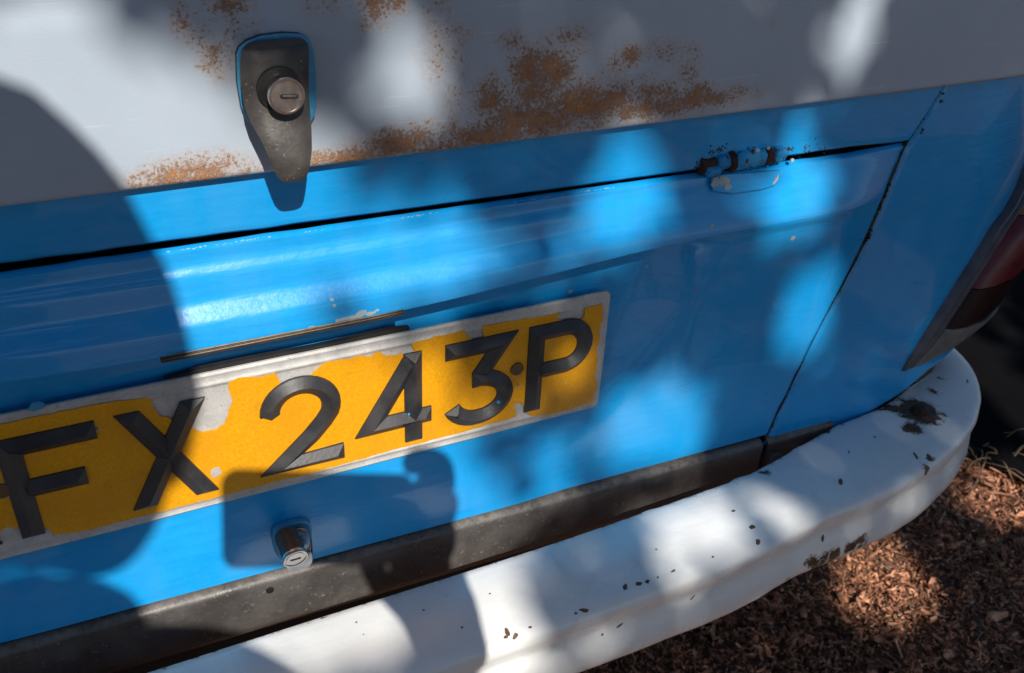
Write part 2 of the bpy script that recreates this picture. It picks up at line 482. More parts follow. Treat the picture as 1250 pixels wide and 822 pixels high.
# -- white tailgate with rust
RB = []
def rb(px, py, rx, ry, a):   # a rust patch given by where it sits on the tailgate
    p = hy(px, py, -.009); q = hy(px + rx, py, -.009); r = hy(px, py + ry, -.009)
    a = min(.95, a * 1.22)
    RB.append((p[0], p[2], max(.003, abs(q[0] - p[0])), max(.003, abs(r[2] - p[2])), a))
for t in [(235, 215, 52, 16, .62), (190, 228, 30, 8, .5), (285, 212, 24, 8, .35), (430, 192, 46, 10, .62), (490, 176, 40, 14, .62), (540, 180, 40, 10, .5), (600, 165, 50, 14, .65), (650, 150, 60, 22, .62), (720, 130, 60, 22, .62), (790, 130, 60, 14, .55), (860, 122, 45, 9, .55),
          (601, 122, 16, 20, .62), (648, 88, 16, 22, .66), (680, 88, 20, 18, .7), (655, 115, 22, 14, .6), (690, 70, 24, 12, .35), (762, 78, 18, 16, .34), (775, 70, 10, 9, .66), (845, 85, 12, 22, .34), (815, 65, 20, 12, .3), (630, 55, 14, 10, .38), (700, 50, 24, 12, .36), (850, 112, 20, 7, .55), (800, 115, 40, 10, .5), (545, 160, 30, 14, .32),
          (465, 12, 14, 20, .5), (495, 8, 12, 10, .45), (450, 34, 8, 8, .4), (540, 8, 20, 14, .25), (285, 10, 22, 12, .55), (225, 30, 10, 20, .45), (265, 75, 16, 20, .42), (250, 50, 16, 14, .30), (300, 40, 20, 12, .3), (550, 60, 30, 40, .22), (400, 15, 30, 12, .22), (560, 110, 20, 30, .2), (950, 30, 6, 6, .2)]:
    rb(*t)
def rust(p):
    v = 0
    for (qx, qz, rx, rz, a) in RB:
        d = ((p[0] - qx) / rx) ** 2 + ((p[2] - qz) / rz) ** 2
        if d < 6: v = max(v, a * math.exp(-d * .55))
    e = max(0, 1 - abs(p[2] - ZE) / .0026)
    v = max(v, e * .55 * (ss(-.30, -.22, p[0])))
    return v
def tail_fn(u, v):
    x = XC - .86 + 1.72 * u
    z = ZE + .84 * v
    dz = z - ZE
    y = body_y(x) - .009 + .10 * dz + .0040 * (1 - ss(0, .0025, dz))
    y += .0016 * ss(.085, .100, dz + .02 * (x + .2))     # faint pressed line
    if v >= 1: y += .01
    return (x, y, z)
vs = lin(0, .01, 6) + lin(.015, .22, 50) + lin(.24, .6, 14)
def tail2(u, v): return tail_fn(u, v)
grid_panel('tailgate', tail_fn, lin(0, .25, 40) + lin(.2525, .95, 270) + lin(.96, 1, 8), vs, WHITE, van, .010, {'rust': rust}, 'chalky white tailgate with orange rust along its lower edge')
# window, roof, sides, underbody: the rest of the van beyond the frame
def sheet(name, pts, mat, thick, tdir, label=None):
    us = lin(0, 1, 10); a, b, c, d = [np.array(q) for q in pts]
    return grid_panel(name, lambda u, v: (a * (1 - u) + b * u) * (1 - v) + (d * (1 - u) + c * u) * v, us, us, mat, van, thick, {'rust': lambda p: 0, 'grime': lambda p: 0, 'chalk_sheen': lambda p: 0} if mat in (WHITE, BLUE) else None, label, tdir=tdir)
GLASS = M('dark_window_glass').set(Base_Color=(.02, .03, .035, 1), Roughness=.04, IOR=1.5).m
sheet('rear_window', [(XC - .62, .044, .735), (XC + .62, .044, .735), (XC + .56, .17, 1.22), (XC - .56, .17, 1.22)], GLASS, .005, (0, 1, 0))
for sg in (-1, 1):
    xa = XC + sg * .86
    sheet('window_pillar', [(XC + sg * .625, .042, .7325), (xa, .28, .7325), (XC + sg * .80, .42, 1.22), (XC + sg * .565, .165, 1.22)], WHITE, .02, (0, 1, 0))
    sheet('side_panel', [(xa, .25, -.30), (xa, 4.3, -.30), (xa, 4.3, .262), (xa, .25, .262)], BLUE, -.01 * sg, (1, 0, 0), '%s blue side' % ('right' if sg > 0 else 'left'))
    sheet('upper_side', [(xa, .25, .264), (xa, 4.3, .264), (XC + sg * .80, 4.0, 1.22), (XC + sg * .80, .42, 1.22)], WHITE, -.01 * sg, (1, 0, 0))
sheet('roof', [(XC - .80, .17, 1.222), (XC + .80, .17, 1.222), (XC + .80, 4.0, 1.222), (XC - .80, 4.0, 1.222)], WHITE, .02, (0, 0, 1))
def nbox(name, c, s, mat, parent, bw=.002, label=None, rot=None):
    V, f = box_mesh(c, s, rot); o = link_mesh(name, V, f, mat, parent, False, {'dust': [0] * 8} if mat is BLACKSTRIP else None, label)
    return bevel(o, bw)
nbox('underbody', (XC, 2.2, -.26), (1.60, 4.0, .10), DARK, van)
nbox('inner_channel', (XC, .046, .185), (1.30, .03, .08), DARK, van)
nbox('rear_apron', (XC, .060, -.175), (1.28, .03, .19), DARK, van)
nbox('seam_backing', (.31, .028, .05), (.16, .01, .40), DARK, van)
nbox('seam_backing', (2 * XC - .31, .028, .05), (.16, .01, .40), DARK, van)
for sg in (-1, 1):
    for yy in (.95, 3.3):
        t = lathe('tyre', [(.20, -.085), (.30, -.085), (.325, -.06), (.33, 0), (.325, .06), (.30, .085), (.20, .085)], (XC + sg * .70, yy, GZ + .33), (sg, 0, 0), TYRE, van)
        lathe('wheel_rim', [(.02, .05), (.15, .06), (.199, .08), (.199, -.08)], (XC + sg * .70, yy, GZ + .33), (sg, 0, 0), CHROME, t)

# -- dusty black strip under the lid
def strip_fn(xa, xb, cut=0.0):
    def fn(u, v):
        x = xa + (xb - xa) * u
        zt = zbot(x) - .0010
        z = zt - (.0570 - .010 * u * cut) * v
        x += -cut * .022 * v * u
        y = (-.0030 if cut == 0 else .0005) - .0022 * ss(0, .10, v) + .0006 * ss(.15, .3, v) + .004 * ss(.85, 1, v) + .0007 * noise.noise(Vector((x * 9, 0, 2)))
        y += .0045 * (1 - ss(0, .05, v))
        return (x, y, z)
    return fn
dust = {'dust': lambda p: max(0, 1 - abs(p[2] - zbot(p[0]) + .003) / .003)}
xs_ = seam(-.11)
st = grid_panel('black_strip', strip_fn(2 * XC - xs_ + .004, xs_ - .006), lin(0, 1, 160), [0, .03, .06, .1, .15, .22, .3, .4, .5, .6, .7, .8, .88, .94, 1], BLACKSTRIP, van, .003, dust, 'dusty black strip along the bottom of the lid')
grid_panel('strip_end', strip_fn(xs_ + .001, .352, 1.0), lin(0, 1, 30), [0, .03, .06, .1, .2, .4, .6, .8, 1], BLACKSTRIP, van, -.003, dust, 'short black strip piece on the right corner')
p = hy(328, 716, -.001)
lathe('screw_hole', [(.0, .0001), (.0031, .0001), (.0031, .0008), (.002, .001)], (p[0], -.0048, p[2]), (0, -1, 0), SLOT, van, 16)
# small bumper bracket seen in the gap
pb = hy(938, 562, -.004)
nbox('bumper_bracket', (pb[0] + .004, .012, pb[2] - .018), (.013, .045, .055), BEZEL, van, .003)

# -- bumper, swept along the van's rear
BI = [(-.185, -.041), (.0, -.041), (.13, -.037), (.20, -.034), (.243, -.029), (.35, -.007), (.42, .001), (.48, .019), (.525, .033), (.548, .065), (.556, .15), (.56, .32)]
BO = [(-.185, -.1155), (.0, -.117), (.12, -.1165), (.19, -.112), (.262, -.105), (.372, -.092), (.445, -.074), (.508, -.045), (.556, -.004), (.586, .048), (.602, .15), (.606, .32)]
BI = [(2 * XC - a, b) for a, b in BI[:0:-1]] + BI
BO = [(2 * XC - a, b) for a, b in BO[:0:-1]] + BO
def catmull(P, n):
    P = np.array(P); d = np.r_[0, np.cumsum(np.linalg.norm(np.diff(P, axis=0), axis=1))]
    t = np.linspace(0, d[-1], n); out = []
    T = np.zeros_like(P)
    for i in range(len(P)):
        a = max(0, i - 1); b = min(len(P) - 1, i + 1); T[i] = (P[b] - P[a]) / (d[b] - d[a])
    for x in t:
        i = min(len(P) - 2, max(0, int(np.searchsorted(d, x) - 1))); h = d[i + 1] - d[i]; s = (x - d[i]) / h
        out.append((2 * s**3 - 3 * s**2 + 1) * P[i] + (s**3 - 2 * s**2 + s) * h * T[i] + (-2 * s**3 + 3 * s**2) * P[i + 1] + (s**3 - s**2) * h * T[i + 1])
    return np.array(out)
NB = 360
pi_ = catmull([(a, b, c, d) for (a, b), (c, d) in zip(BI, BO)], NB)
BPROF = [(0.015, -.135), (.0, -.1325), (-.004, -.126), (-.002, -.1175), (.008, -.1135), (.03, -.1125), (.10, -.1118), (.22, -.1112), (.36, -.1108), (.50, -.1108), (.62, -.1113), (.74, -.1122), (.86, -.1134), (.93, -.1146), (.965, -.1160), (.985, -.1180), (.995, -.1210), (.998, -.1255), (.985, -.1310), (.955, -.1365), (.930, -.1410), (.932, -.1455), (.975, -.1520), (1.01, -.1590), (1.025, -.1650), (1.03, -.1710), (1.02, -.1765), (.99, -.1810), (.94, -.184), (.86, -.185), (.80, -.184)]
def bump_fn(u, v):
    i = int(round(u)); a = pi_[i]; q = BPROF[int(round(v))]
    s = q[0]; 
    x = a[0] + (a[2] - a[0]) * s; y = a[1] + (a[3] - a[1]) * s; z = q[1]
    n = noise.noise(Vector((x * 7, y * 7, z * 20)))
    z += .0007 * n
    # wrinkled dents along the lower half, ragged inner lip at the right
    if s > .8: 
        wv = ss(.02, .16, x) * .8 + .2
        y += wv * (.0026 * noise.noise(Vector((x * 13, 4, z * 30))) + .0012 * noise.noise(Vector((x * 40, 4, z * 70))))
    if s < .05 and x > .1: y += .0024 * max(0, noise.noise(Vector((x * 50, 9, 0))))
    dent = math.exp(-((x - .235) / .035) ** 2) * ss(.75, .98, s)
    y += .005 * dent; z -= .0015 * dent
    return (x, y, z)
BR = []
def br(px, py, r, a):
    p = hz(px, py, -.112); BR.append((p[0], p[1], p[2], r, a))
for t in [(1121, 503, .022, 1.1), (1113, 524, .012, .95), (1088, 499, .012, .8), (1148, 505, .0065, .75), (1137, 478, .008, .8), (1150, 462, .007, .7), (1075, 500, .006, .7), (1010, 528, .004, .7), (935, 578, .007, .8), (900, 590, .005, .6), (1100, 585, .004, .6), (1060, 565, .003, .6)]: br(*t)
for (px, py, y, r) in [(990, 688, -.108, .008), (1005, 680, -.108, .006), (1050, 660, -.103, .010), (1125, 573, -.085, .008), (1135, 560, -.08, .006), (938, 722, -.11, .005), (1000, 692, -.108, .010), (1018, 678, -.106, .010), (1035, 668, -.104, .009)]:
    p = hy(px, py, y); BR.append((p[0], p[1], p[2], r, .85))
def brust(p):
    v = 0
    for (a, b, c, r, k) in BR:
        d = math.sqrt((p[0] - a) ** 2 + (p[1] - b) ** 2 + (p[2] - c) ** 2)
        v = max(v, k * math.exp(-(d / r) ** 2 * .7))
    e = 0
    if p[2] > -.122:
        # inner lip
        i = np.argmin(np.abs(pi_[:, 0] - p[0]))
        dd = abs(p[1] - pi_[i, 1])
        if dd < .004: v = max(v, .46)
    if p[2] < -.172: v = max(v, .42)
    return v
us_b = list(range(NB)); 
grid_panel('bumper', bump_fn, us_b, list(range(len(BPROF))), BUMP, van, -.0025, {'rust': brust}, 'white painted bumper with chips and rust')
# hex bolt in its rust stain
pbolt = hz(1121, 503, -.111)
bo = lathe('bumper_bolt', [(.0, .0065), (.0062, .0062), (.0072, .0050), (.0072, .0004)][::-1], (pbolt[0], pbolt[1], -.1115), (0, 0, 1), RUST, van, 6, up=(0, 1, 0), smooth_ang=20)
lathe('bolt_washer', [(.0085, .0), (.0085, .0010), (.0070, .0014)], (pbolt[0], pbolt[1], -.1115), (0, 0, 1), RUST, bo, 24, up=(0, 1, 0))

# -- paint chips: little irregular flakes lying on the bumper and round the lid's edge
CHIPD = simple('chip_bare_metal', (.07, .042, .026), (.19, .105, .05), 300, (.6, .8))
def flake(c, n, r, asp, ang, h, V, F, up=(0, 0, 1)):
    n = Vector(n).normalized(); t = n.cross(Vector(up))
    if t.length < .1: t = n.cross(Vector((0, 1, 0)))
    t.normalize(); b = n.cross(t); k = 9; i0 = len(V)
    for j in range(k):
        a = 2 * math.pi * j / k; rr = r * rnd.uniform(.65, 1.15)
        x = rr * math.cos(a); y = rr * math.sin(a) * asp
        xx = x * math.cos(ang) - y * math.sin(ang); yy = x * math.sin(ang) + y * math.cos(ang)
        V.append(tuple(Vector(c) + t * xx + b * yy + n * h))
    for j in range(k):
        V.append(tuple(Vector(V[i0 + j]) - n * (h + .0008)))
    F.append(tuple(range(i0, i0 + k)))
    for j in range(k): F.append((i0 + j, i0 + (j + 1) % k, i0 + k + (j + 1) % k, i0 + k + j))
from mathutils.bvhtree import BVHTree
def bvh(o):
    return BVHTree.FromPolygons([v.co.copy() for v in o.data.vertices], [tuple(p.vertices) for p in o.data.polygons])
TB = bvh(bpy.data.objects['bumper']); TL = bvh(bpy.data.objects['engine_lid'])
def land(tree, px, py):
    q = tree.ray_cast(Vector(CP), Vector(ray(px, py)).normalized()); return q[0], q[1]
V, F = [], []
top = lambda px, py: hz(px, py, -.1108)
for (px, py, r, asp, ang) in [(763, 717, .0040, .55, .8), (780, 713, .0030, .8, .3), (790, 710, .0024, .8, .2), (713, 745, .0042, .5, -.4), (703, 749, .0014, .8, 0), (757, 767 - 4, .0044, .22, .35), (918, 644, .0034, .7, .2), (925, 662, .0032, .7, .9), (1004, 657, .0036, .5, 1.2), (1118, 557, .0062, .26, 1.2), (1026, 588, .0048, .4, .9), (1036, 552, .003, .3, .9), (844, 731, .0048, .16, .6), (822, 697, .0028, .35, .1), (803, 705, .0014, .7, 0), (619, 771, .0038, .55, 1.6), (629, 777, .0036, .6, .4), (618, 778, .0020, .7, 0), (647, 766, .0016, .7, 0), (564, 766, .0010, 1, 0), (1181, 466, .004, .25, .9), (1068, 534, .002, .6, 0), (895, 624, .002, .7, 0), (870, 680, .0012, .8, .2), (735, 775, .0014, .7, 0), (517, 745, .0010, .8, 0), (598, 725, .0010, .8, 0), (801, 671, .0009, 1, 0), (435, 760, .0009, 1, 0)]:
    c, n_ = land(TB, px, py)
    if c is None: continue
    if n_.z < 0: n_ = -n_
    flake(c, n_, r, asp, ang, .00025, V, F, up=(0, 1, 0))
ch = link_mesh('paint_chips', V, F, CHIPD, van, False, None, 'small brown paint chips scattered on the bumper'); ch['kind'] = 'stuff'
V, F = [], []
for i in range(110):
    x = rnd.gauss(rnd.choice([-.235, -.205, -.19, -.155, -.10, -.085, .0, .035, .05]), .009)
    z = zgap(x) - gapw(x) - rnd.uniform(-.0004, .0012)
    q, n, _, _ = TL.find_nearest(Vector((x, lid_y(x, z) + .001, z)))
    if n.y > 0: n = -n
    flake(q, n, rnd.uniform(.0003, .0014) * rnd.uniform(.4, 1), rnd.uniform(.25, .5), rnd.uniform(-.2, .2), .0002, V, F)
for (px, py, r, asp, ang) in [(418, 391, .0060, .35, 0), (432, 388, .006, .4, -.1), (440, 384, .0045, .6, .3), (380, 400, .0035, .35, 0), (452, 383, .004, .4, 0), (460, 379, .0022, .4, 0), (696, 356.5, .0022, .9, 0), (405, 366, .0015, .8, 0), (408, 373, .0014, .8, 0), (790, 325, .0012, .9, 0), (968, 291, .0028, .8, .6), (869, 276, .0022, .9, .4), (45, 496, .0012, .9, 0)]:
    q, n = land(TL, px, py)
    if q is None: continue
    if n.y > 0: n = -n
    flake(q, n, r, asp, ang, .00025, V, F)
pf = link_mesh('primer_flakes', V, F, PRIMER, van, False, None, 'pale primer flecks along the lid edge'); pf['kind'] = 'stuff'
# moss and dirt crusts in the seam
for sg in (1, -1):
    grid_panel('seam_sealer', lambda u, v: ((lambda x: (x if sg > 0 else 2 * XC - x, .0022 + .0006 * noise.noise(Vector((x * 300, 1, v * 90))), -.098 + v * .32))(seam(-.098 + v * .32) - .0017 + .0034 * u)), lin(0, 1, 4), lin(0, 1, 200), SEALM, van, .003)
V, F = [], []
for i in range(260):
    z = rnd.uniform(-.09, .222); x = seam(z) + rnd.uniform(-.0016, .0016)
    if noise.noise(Vector((z * 35, 2, 2))) < -.05: continue
    flake((x, .001, z), (rnd.uniform(-.3, .3), -1, rnd.uniform(-.3, .3)), rnd.uniform(.0005, .0011), rnd.uniform(.5, 1), rnd.uniform(0, 3), .0006, V, F)
for (px, py, k, s) in [(1062, 288, 16, .0024), (1024, 357, 8, .0015), (1149, 122, 6, .002), (1126, 158, 6, .002), (943, 520, 8, .002)]:
    p = hy(px, py, 0)
    for i in range(k):
        flake((p[0] + rnd.gauss(0, s * .6), .0002, p[2] + rnd.gauss(0, s)), (rnd.uniform(-.3, .3), -1, rnd.uniform(-.3, .3)), rnd.uniform(.0006, .0014), .8, rnd.uniform(0, 3), .0006, V, F)
sm = link_mesh('seam_moss', V, F, MOSS, van, False, None, 'green moss and dirt in the lid seam'); sm['kind'] = 'stuff'

# -- hinge bridging the gap
def hinge_paint():
    a = M('rusty_hinge_paint'); n = a.noise(150, 6, .75)
    c = a.mix(a.gray(a.noise(60, 3), .4, .6), (.006, .26, .60), (.02, .33, .66))
    c = a.mix(a.gray(n, .56, .58), c, (.05, .045, .025)); c = a.mix(a.gray(n, .59, .64), c, (.075, .026, .014))
    c = a.mix(a.gray(a.noise(190, 4, .6), .66, .68), c, (.42, .48, .50))
    a.col(c); a.rough(a.gray(n, .45, .6, .35, .9)); a.bump(n, .0012, .8); return a.m
HPAINT = hinge_paint()
hg = empty('tmp', (0, 0, 0)); bpy.data.objects.remove(hg)
HX0, HX1 = hy(866, 212, -.008), hy(962, 192, -.008)
hzc = (HX0[2] + HX1[2]) / 2 - .002
def hx(px): return hy(px, 205, -.010)[0]
def knuckle(name, xa, xb, r, mat, parent, y=-.004, dz=0):
    n = 6; prof = [(r * .8, 0), (r, .0008), (r, (xb - xa) - .0008), (r * .8, xb - xa)]
    nn = max(4, int((xb - xa) / .0012))
    prof = [(r * .8, 0)] + [(r * (1 + rnd.uniform(-.06, .04)), .0008 + (xb - xa - .0016) * i / nn) for i in range(nn + 1)] + [(r * .8, xb - xa)]
    o = lathe(name, prof, (xa, y, hzc + dz), (1, 0, 0), mat, parent, 28, smooth_ang=60)
    for v in o.data.vertices:
        q = noise.noise_vector(v.co * 220); v.co += q * .0010
        v.co.y += .0014 * max(0, noise.noise(v.co * 90))
    return o
hinge_leaf_pts = [(866, 216), (868, 233), (893, 236), (928, 231), (944, 226), (951, 214), (950, 207), (905, 211), (880, 212)]
hinge = poly_prism('hinge', [hs(a, b, lambda x, z: lid_y(x, z) - .0005) for a, b in hinge_leaf_pts], (0, -1, .25), .0030, BLUE, van, 'rusty blue painted hinge on the lid top')
at = hinge.data.attributes.new('grime', 'FLOAT', 'POINT')
bevel(hinge, .001, 2)
pz = hy(905, 199, -.008)[2]
hzc = pz - .001
knuckle('knuckle', hx(902), hx(938), .0072, HPAINT, hinge, -.0010)
knuckle('knuckle', hx(949), hx(962), .0066, HPAINT, hinge, -.0006, .0005)
knuckle('knuckle', hx(882), hx(896), .0060, HPAINT, hinge, -.0004, .0006)
knuckle('rusty_bush', hx(939), hx(947), .0068, RUST, hinge, -.0012)
knuckle('rusty_bush', hx(896), hx(902), .0080, RUST, hinge, -.0010)
knuckle('rusty_bush', hx(864), hx(882), .0064, RUST, hinge, .0010, -.001)
knuckle('hinge_pin', hx(868), hx(884), .0042, HPAINT, hinge, -.0045, -.004)
V, F = [], []
for (a, b, r, n_) in [(866, 203, .0048, 70), (862, 222, .003, 40), (945, 186, .004, 26), (966, 184, .0035, 40), (915, 188, .006, 26), (880, 186, .005, 40), (940, 210, .002, 12), (1000, 182, .010, 20), (862, 232, .002, 14), (893, 190, .003, 16)]:
    p = hy(a, b, -.003)
    for i in range(int(n_ * .8)):
        flake((p[0] + rnd.gauss(0, r), .0014, p[2] + rnd.gauss(0, r * .35)), (rnd.uniform(-.3, .3), -1, rnd.uniform(-.3, .3)), rnd.uniform(.0004, .0012), .7, rnd.uniform(0, 3), .0016, V, F)
hc = link_mesh('rust_crust', V, F, RUST, hinge); hc['kind'] = 'stuff'
for (px, py, r, asp, ang) in [(873, 224, .0042, 1.3, .2), (884, 222, .0062, .9, .5), (888, 229, .004, .7, 0), (947, 220, .0048, .35, .9), (925, 184, .0022, .7, 0), (938, 181, .0018, .7, 0), (967, 196, .0022, .7, .3), (898, 196, .0022, .5, 0)]:
    q = hs(px, py, lambda x, z: lid_y(x, z) - .004)
    V, F = [], []; flake((q[0], q[1], q[2]), (0, -1, .3), r, asp, ang, .0004, V, F)
    link_mesh('primer_patch', V, F, PRIMER, hinge)

# ------------------------------------------------------------------ number plate
plate = empty('number_plate', (0, 0, 0)); 
bpy.data.objects.remove(plate)
PX0, PX1, PZ0, PZ1 = -.449, .071, -.016, .095
def plate_fn(u, v):
    x = PX0 + (PX1 - PX0) * u; z = PZ0 + (PZ1 - PZ0) * v
    d = min(x - PX0, PX1 - x, z - PZ0, PZ1 - z)
    cx = min(x - PX0, PX1 - x); cz = min(z - PZ0, PZ1 - z); rc = .006
    if cx < rc and cz < rc:
        dx, dz = rc - cx, rc - cz; L = math.hypot(dx, dz); mx = max(dx, dz)
        if L > 0:
            f_ = mx / L; ndx, ndz = dx * f_, dz * f_
            x += (dx - ndx) * (1 if x < 0 - .18 else -1); z += (dz - ndz) * (1 if z < .04 else -1)
    y = -.0002 - .0014 * math.exp(-((d - .0085) / .0018) ** 2) - .0006 * math.exp(-((d - .001) / .0012) ** 2) + .0012 * (1 - ss(0, .0018, d))
    y += .0005 * noise.noise(Vector((x * 14, 0, z * 14)))
    return (x, y, z)
zsv = [0, .008, .016, .024, .04, .05, .06, .065, .07, .075, .08, .085, .09, .10, .11, .13] + lin(.16, .84, 16) + [.87, .89, .90, .91, .915, .92, .925, .93, .935, .94, .95, .96, .976, .984, .992, 1]
zsu = [0, .002, .004, .006, .009, .012, .014, .0155, .017, .0185, .02, .024] + lin(.03, .97, 200) + [.976, .98, .9815, .983, .9845, .986, .988, .991, .994, .996, .998, 1]
plate = grid_panel('number_plate', plate_fn, zsu, zsv, SILVER, van, .0016, None, 'yellow number plate with black characters, its film peeled off along the top')
poly_prism('gap_shade_strip', [tuple(hy(a, b, .0028)) for a, b in [(200, 463), (242, 451), (310, 437), (386, 423), (440, 411), (476, 402), (500, 400), (500, 412), (205, 478)]], (0, 1, 0), .004, RUBBER, van)  # dark strip standing in for the shaded gap above the plate
YP = [(0, 518), (36, 510), (97, 498), (146, 489), (182, 484), (185, 492), (188, 500), (195, 507), (209, 512), (217, 514), (237, 524), (248, 527), (263, 525), (275, 516), (280, 500), (284, 488), (279, 478), (279, 466), (290, 461), (306, 459), (320, 460), (335, 455), (340, 462), (344, 472), (365, 470), (381, 456), (391, 447), (400, 441), (412, 440), (427, 438), (440, 434), (452, 436), (461, 428), (470, 434), (480, 434), (489, 432), (500, 433), (506, 428), (502, 420), (515, 415), (529, 411), (550, 407), (567, 403), (570, 411), (580, 415), (591, 410), (588, 403), (589, 398), (612, 394), (638, 389), (660, 386), (684, 380), (678, 388), (690, 393), (711, 389), (714, 382), (713, 376), (735, 370), (735, 389), (731, 402), (732, 412), (728, 423), (729, 440), (726, 457), (727, 472), (723, 490), (700, 498), (672, 505), (650, 508), (641, 503), (639, 494), (634, 490), (627, 494), (630, 508), (610, 514), (590, 519), (565, 527), (536, 534), (510, 541), (482, 548), (450, 557), (420, 566), (380, 577), (330, 589), (274, 604), (219, 618), (171, 630), (113, 645), (65, 653), (60, 644), (48, 646), (30, 641), (18, 646), (10, 641), (0, 648)]
def rough_line(P, step=.0022, amp=.0009):
    out = []
    for i in range(len(P)):
        a = np.array(P[i]); b = np.array(P[(i + 1) % len(P)]); L = np.linalg.norm(b - a); n = max(1, int(L / step))
        for k in range(n):
            q = a + (b - a) * k / n
            nn = noise.noise_vector(Vector((q[0] * 260, 1, q[2] * 260)))
            out.append((q[0] + nn.x * amp, q[1], q[2] + nn.z * amp))
    return out
Y0 = -.0009
yp = [tuple(hy(a, b, Y0)) for a, b in YP]
yp = yp + [(-.385, Y0, -.010), (-.405, Y0, -.004), (-.44, Y0, -.008), (-.441, Y0, .08), (-.40, Y0, .085)]
poly_prism('yellow_film', rough_line(yp), (0, -1, 0), .0009, YELLOW, plate)
# patches where the film is gone inside its outline
for (px, py, r, asp) in [(263, 577, .0042, .9), (6, 598, .006, 1.2), (632, 494, .0001, 1), (690, 468, .0008, 1)]:
    p = hy(px, py, Y0 - .0009); V, F = [], []; flake(p, (0, -1, 0), r, asp, .5, .0004, V, F)
    bs = link_mesh('bare_spot', V, F, SILVER, plate)
V, F = [], []
for (px, py, r) in [(632, 470, .0008), (608.5, 491, .0016), (499, 506, .0010), (633, 469, .0009), (118, 524, .0013), (45, 496, .0052)]:
    p = hy(px, py, -.0058 if px in (608.5, 499) else (-.0022 if px != 45 else -.0014)); flake(p, (0, -1, 0), r, .75, .3, .0006, V, F)
bs = link_mesh('paint_drops', V, F, GASK, plate); bs['kind'] = 'stuff'
PB = simple('brown_plate_screw', (.10, .05, .02), (.20, .11, .05), 200, (.5, .7), .0006)
for (px, py) in [(631.5, 451), (2, 600)]:
    p = hy(px, py, -.003)
    r_ = lathe('plate_screw', [(.0052, 0), (.0056, .0004), (.0054, .0016), (.0040, .0022), (.0, .0024)], (p[0], -.0018, p[2]), (0, -1, 0), PB, plate, 24)
    V, f = box_mesh((p[0], -.0042, p[2]), (.0074, .0006, .0011), Matrix.Rotation(.35, 3, 'Y')); link_mesh('screw_slot', V, f, SLOT, r_) if False else None

def char_mesh(paths, u0, name='character', hw=.0070, ridge=.0062, sh=.0016):
    """each stroke has a roof-shaped section with hipped ends, as on a bevelled plate letter"""
    V, F = [], []
    for P, cuts in paths:
        P = [np.array(q, float) / 1000 for q in P]; n = len(P); rings = []
        for i, q in enumerate(P):
            t0 = P[i] - P[i - 1] if i > 0 else None; t1 = P[i + 1] - P[i] if i < n - 1 else None
            if t0 is None: t = t1 / np.linalg.norm(t1)
            elif t1 is None: t = t0 / np.linalg.norm(t0)
            else:
                a = t0 / np.linalg.norm(t0); b = t1 / np.linalg.norm(t1); t = (a + b) / np.linalg.norm(a + b)
            s = np.array([-t[1], t[0]]); L = hw
            if t0 is not None and t1 is not None:
                L = hw / max(.42, np.dot(s, np.array([-a[1], a[0]])))
            end = i in (0, n - 1)
            if end and cuts[0 if i == 0 else 1] == 'h':
                sg = np.sign(s[0]) or 1; s = np.array([sg, 0.]); L = hw / max(.3, abs(t[1]))
            inset = 0
            if end: inset = .0062 * (1 if i == 0 else -1)
            rp = q + t * inset
            rings.append([(q + s * L, 0), (q + s * (L - .0004), sh), (rp, ridge), (q - s * (L - .0004), sh), (q - s * L, 0)])
        i0 = len(V)
        for r in rings:
            for (q, h) in r: V.append((u0 + q[0], -.0017 - h, q[1]))
        for i in range(n - 1):
            for j in range(4):
                a = i0 + i * 5 + j; F.append((a, a + 5, a + 6, a + 1))
        e = i0; F += [(e, e + 1, e + 3, e + 4), (e + 1, e + 2, e + 3)]
        e = i0 + (n - 1) * 5; F += [(e, e + 4, e + 3, e + 1), (e + 1, e + 3, e + 2)]
    o = link_mesh(name, V, F, CHARM, plate, True)
    bm = bmesh.new(); bm.from_mesh(o.data); bmesh.ops.recalc_face_normals(bm, faces=bm.faces[:]); bm.to_mesh(o.data); bm.free()
    return sharp(o, 22)
def arc(cx, cy, rx, ry, a0, a1, n=14):
    return [(cx + rx * math.cos(math.radians(a0 + (a1 - a0) * k / (n - 1))), cy + ry * math.sin(math.radians(a0 + (a1 - a0) * k / (n - 1)))) for k in range(n)]
CHS = {
 'F': [([(7, 0), (7, 72), (57, 72)], 'bb'), ([(8, 38.5), (46, 38.5)], 'bb')],
 'X': [([(8, 79), (49, 0)], 'hh'), ([(49, 79), (8, 0)], 'hh')],
 '2': [([(7, 52)] + arc(28.5, 52, 21.5, 20, 178, -22, 20) + [(44, 38), (34, 27), (11, 7), (57, 7)], 'hb')],
 '4': [([(43, 0), (43, 79)], 'hh'), ([(57, 21.5), (10, 21.5), (43, 75)], 'bb')],
 '3': [([(0, 72), (46, 72), (28, 45.5)], 'bb'), ([(22, 42.5), (30, 42.8)] + arc(27, 25, 23, 18, 68, -80, 16) + arc(27, 27, 22.5, 20, -100, -160, 6), 'bb')],
 'P': [([(7, 0), (7, 72), (33, 72)] + arc(33, 54.5, 17, 17.5, 82, -82, 16) + [(33, 37), (8, 37)], 'bb')],
 'R': [([(7, 0), (7, 72), (33, 72)] + arc(33, 54.5, 17, 17.5, 82, -82, 16) + [(33, 37), (8, 37)], 'bb'), ([(30, 36), (49, 0)], 'bh')],
}
for k, u0 in (('F', -.362), ('X', -.294), ('2', -.204), ('4', -.136), ('3', -.068), ('P', 0.0), ('R', -.430)):
    char_mesh(CHS[k], u0)
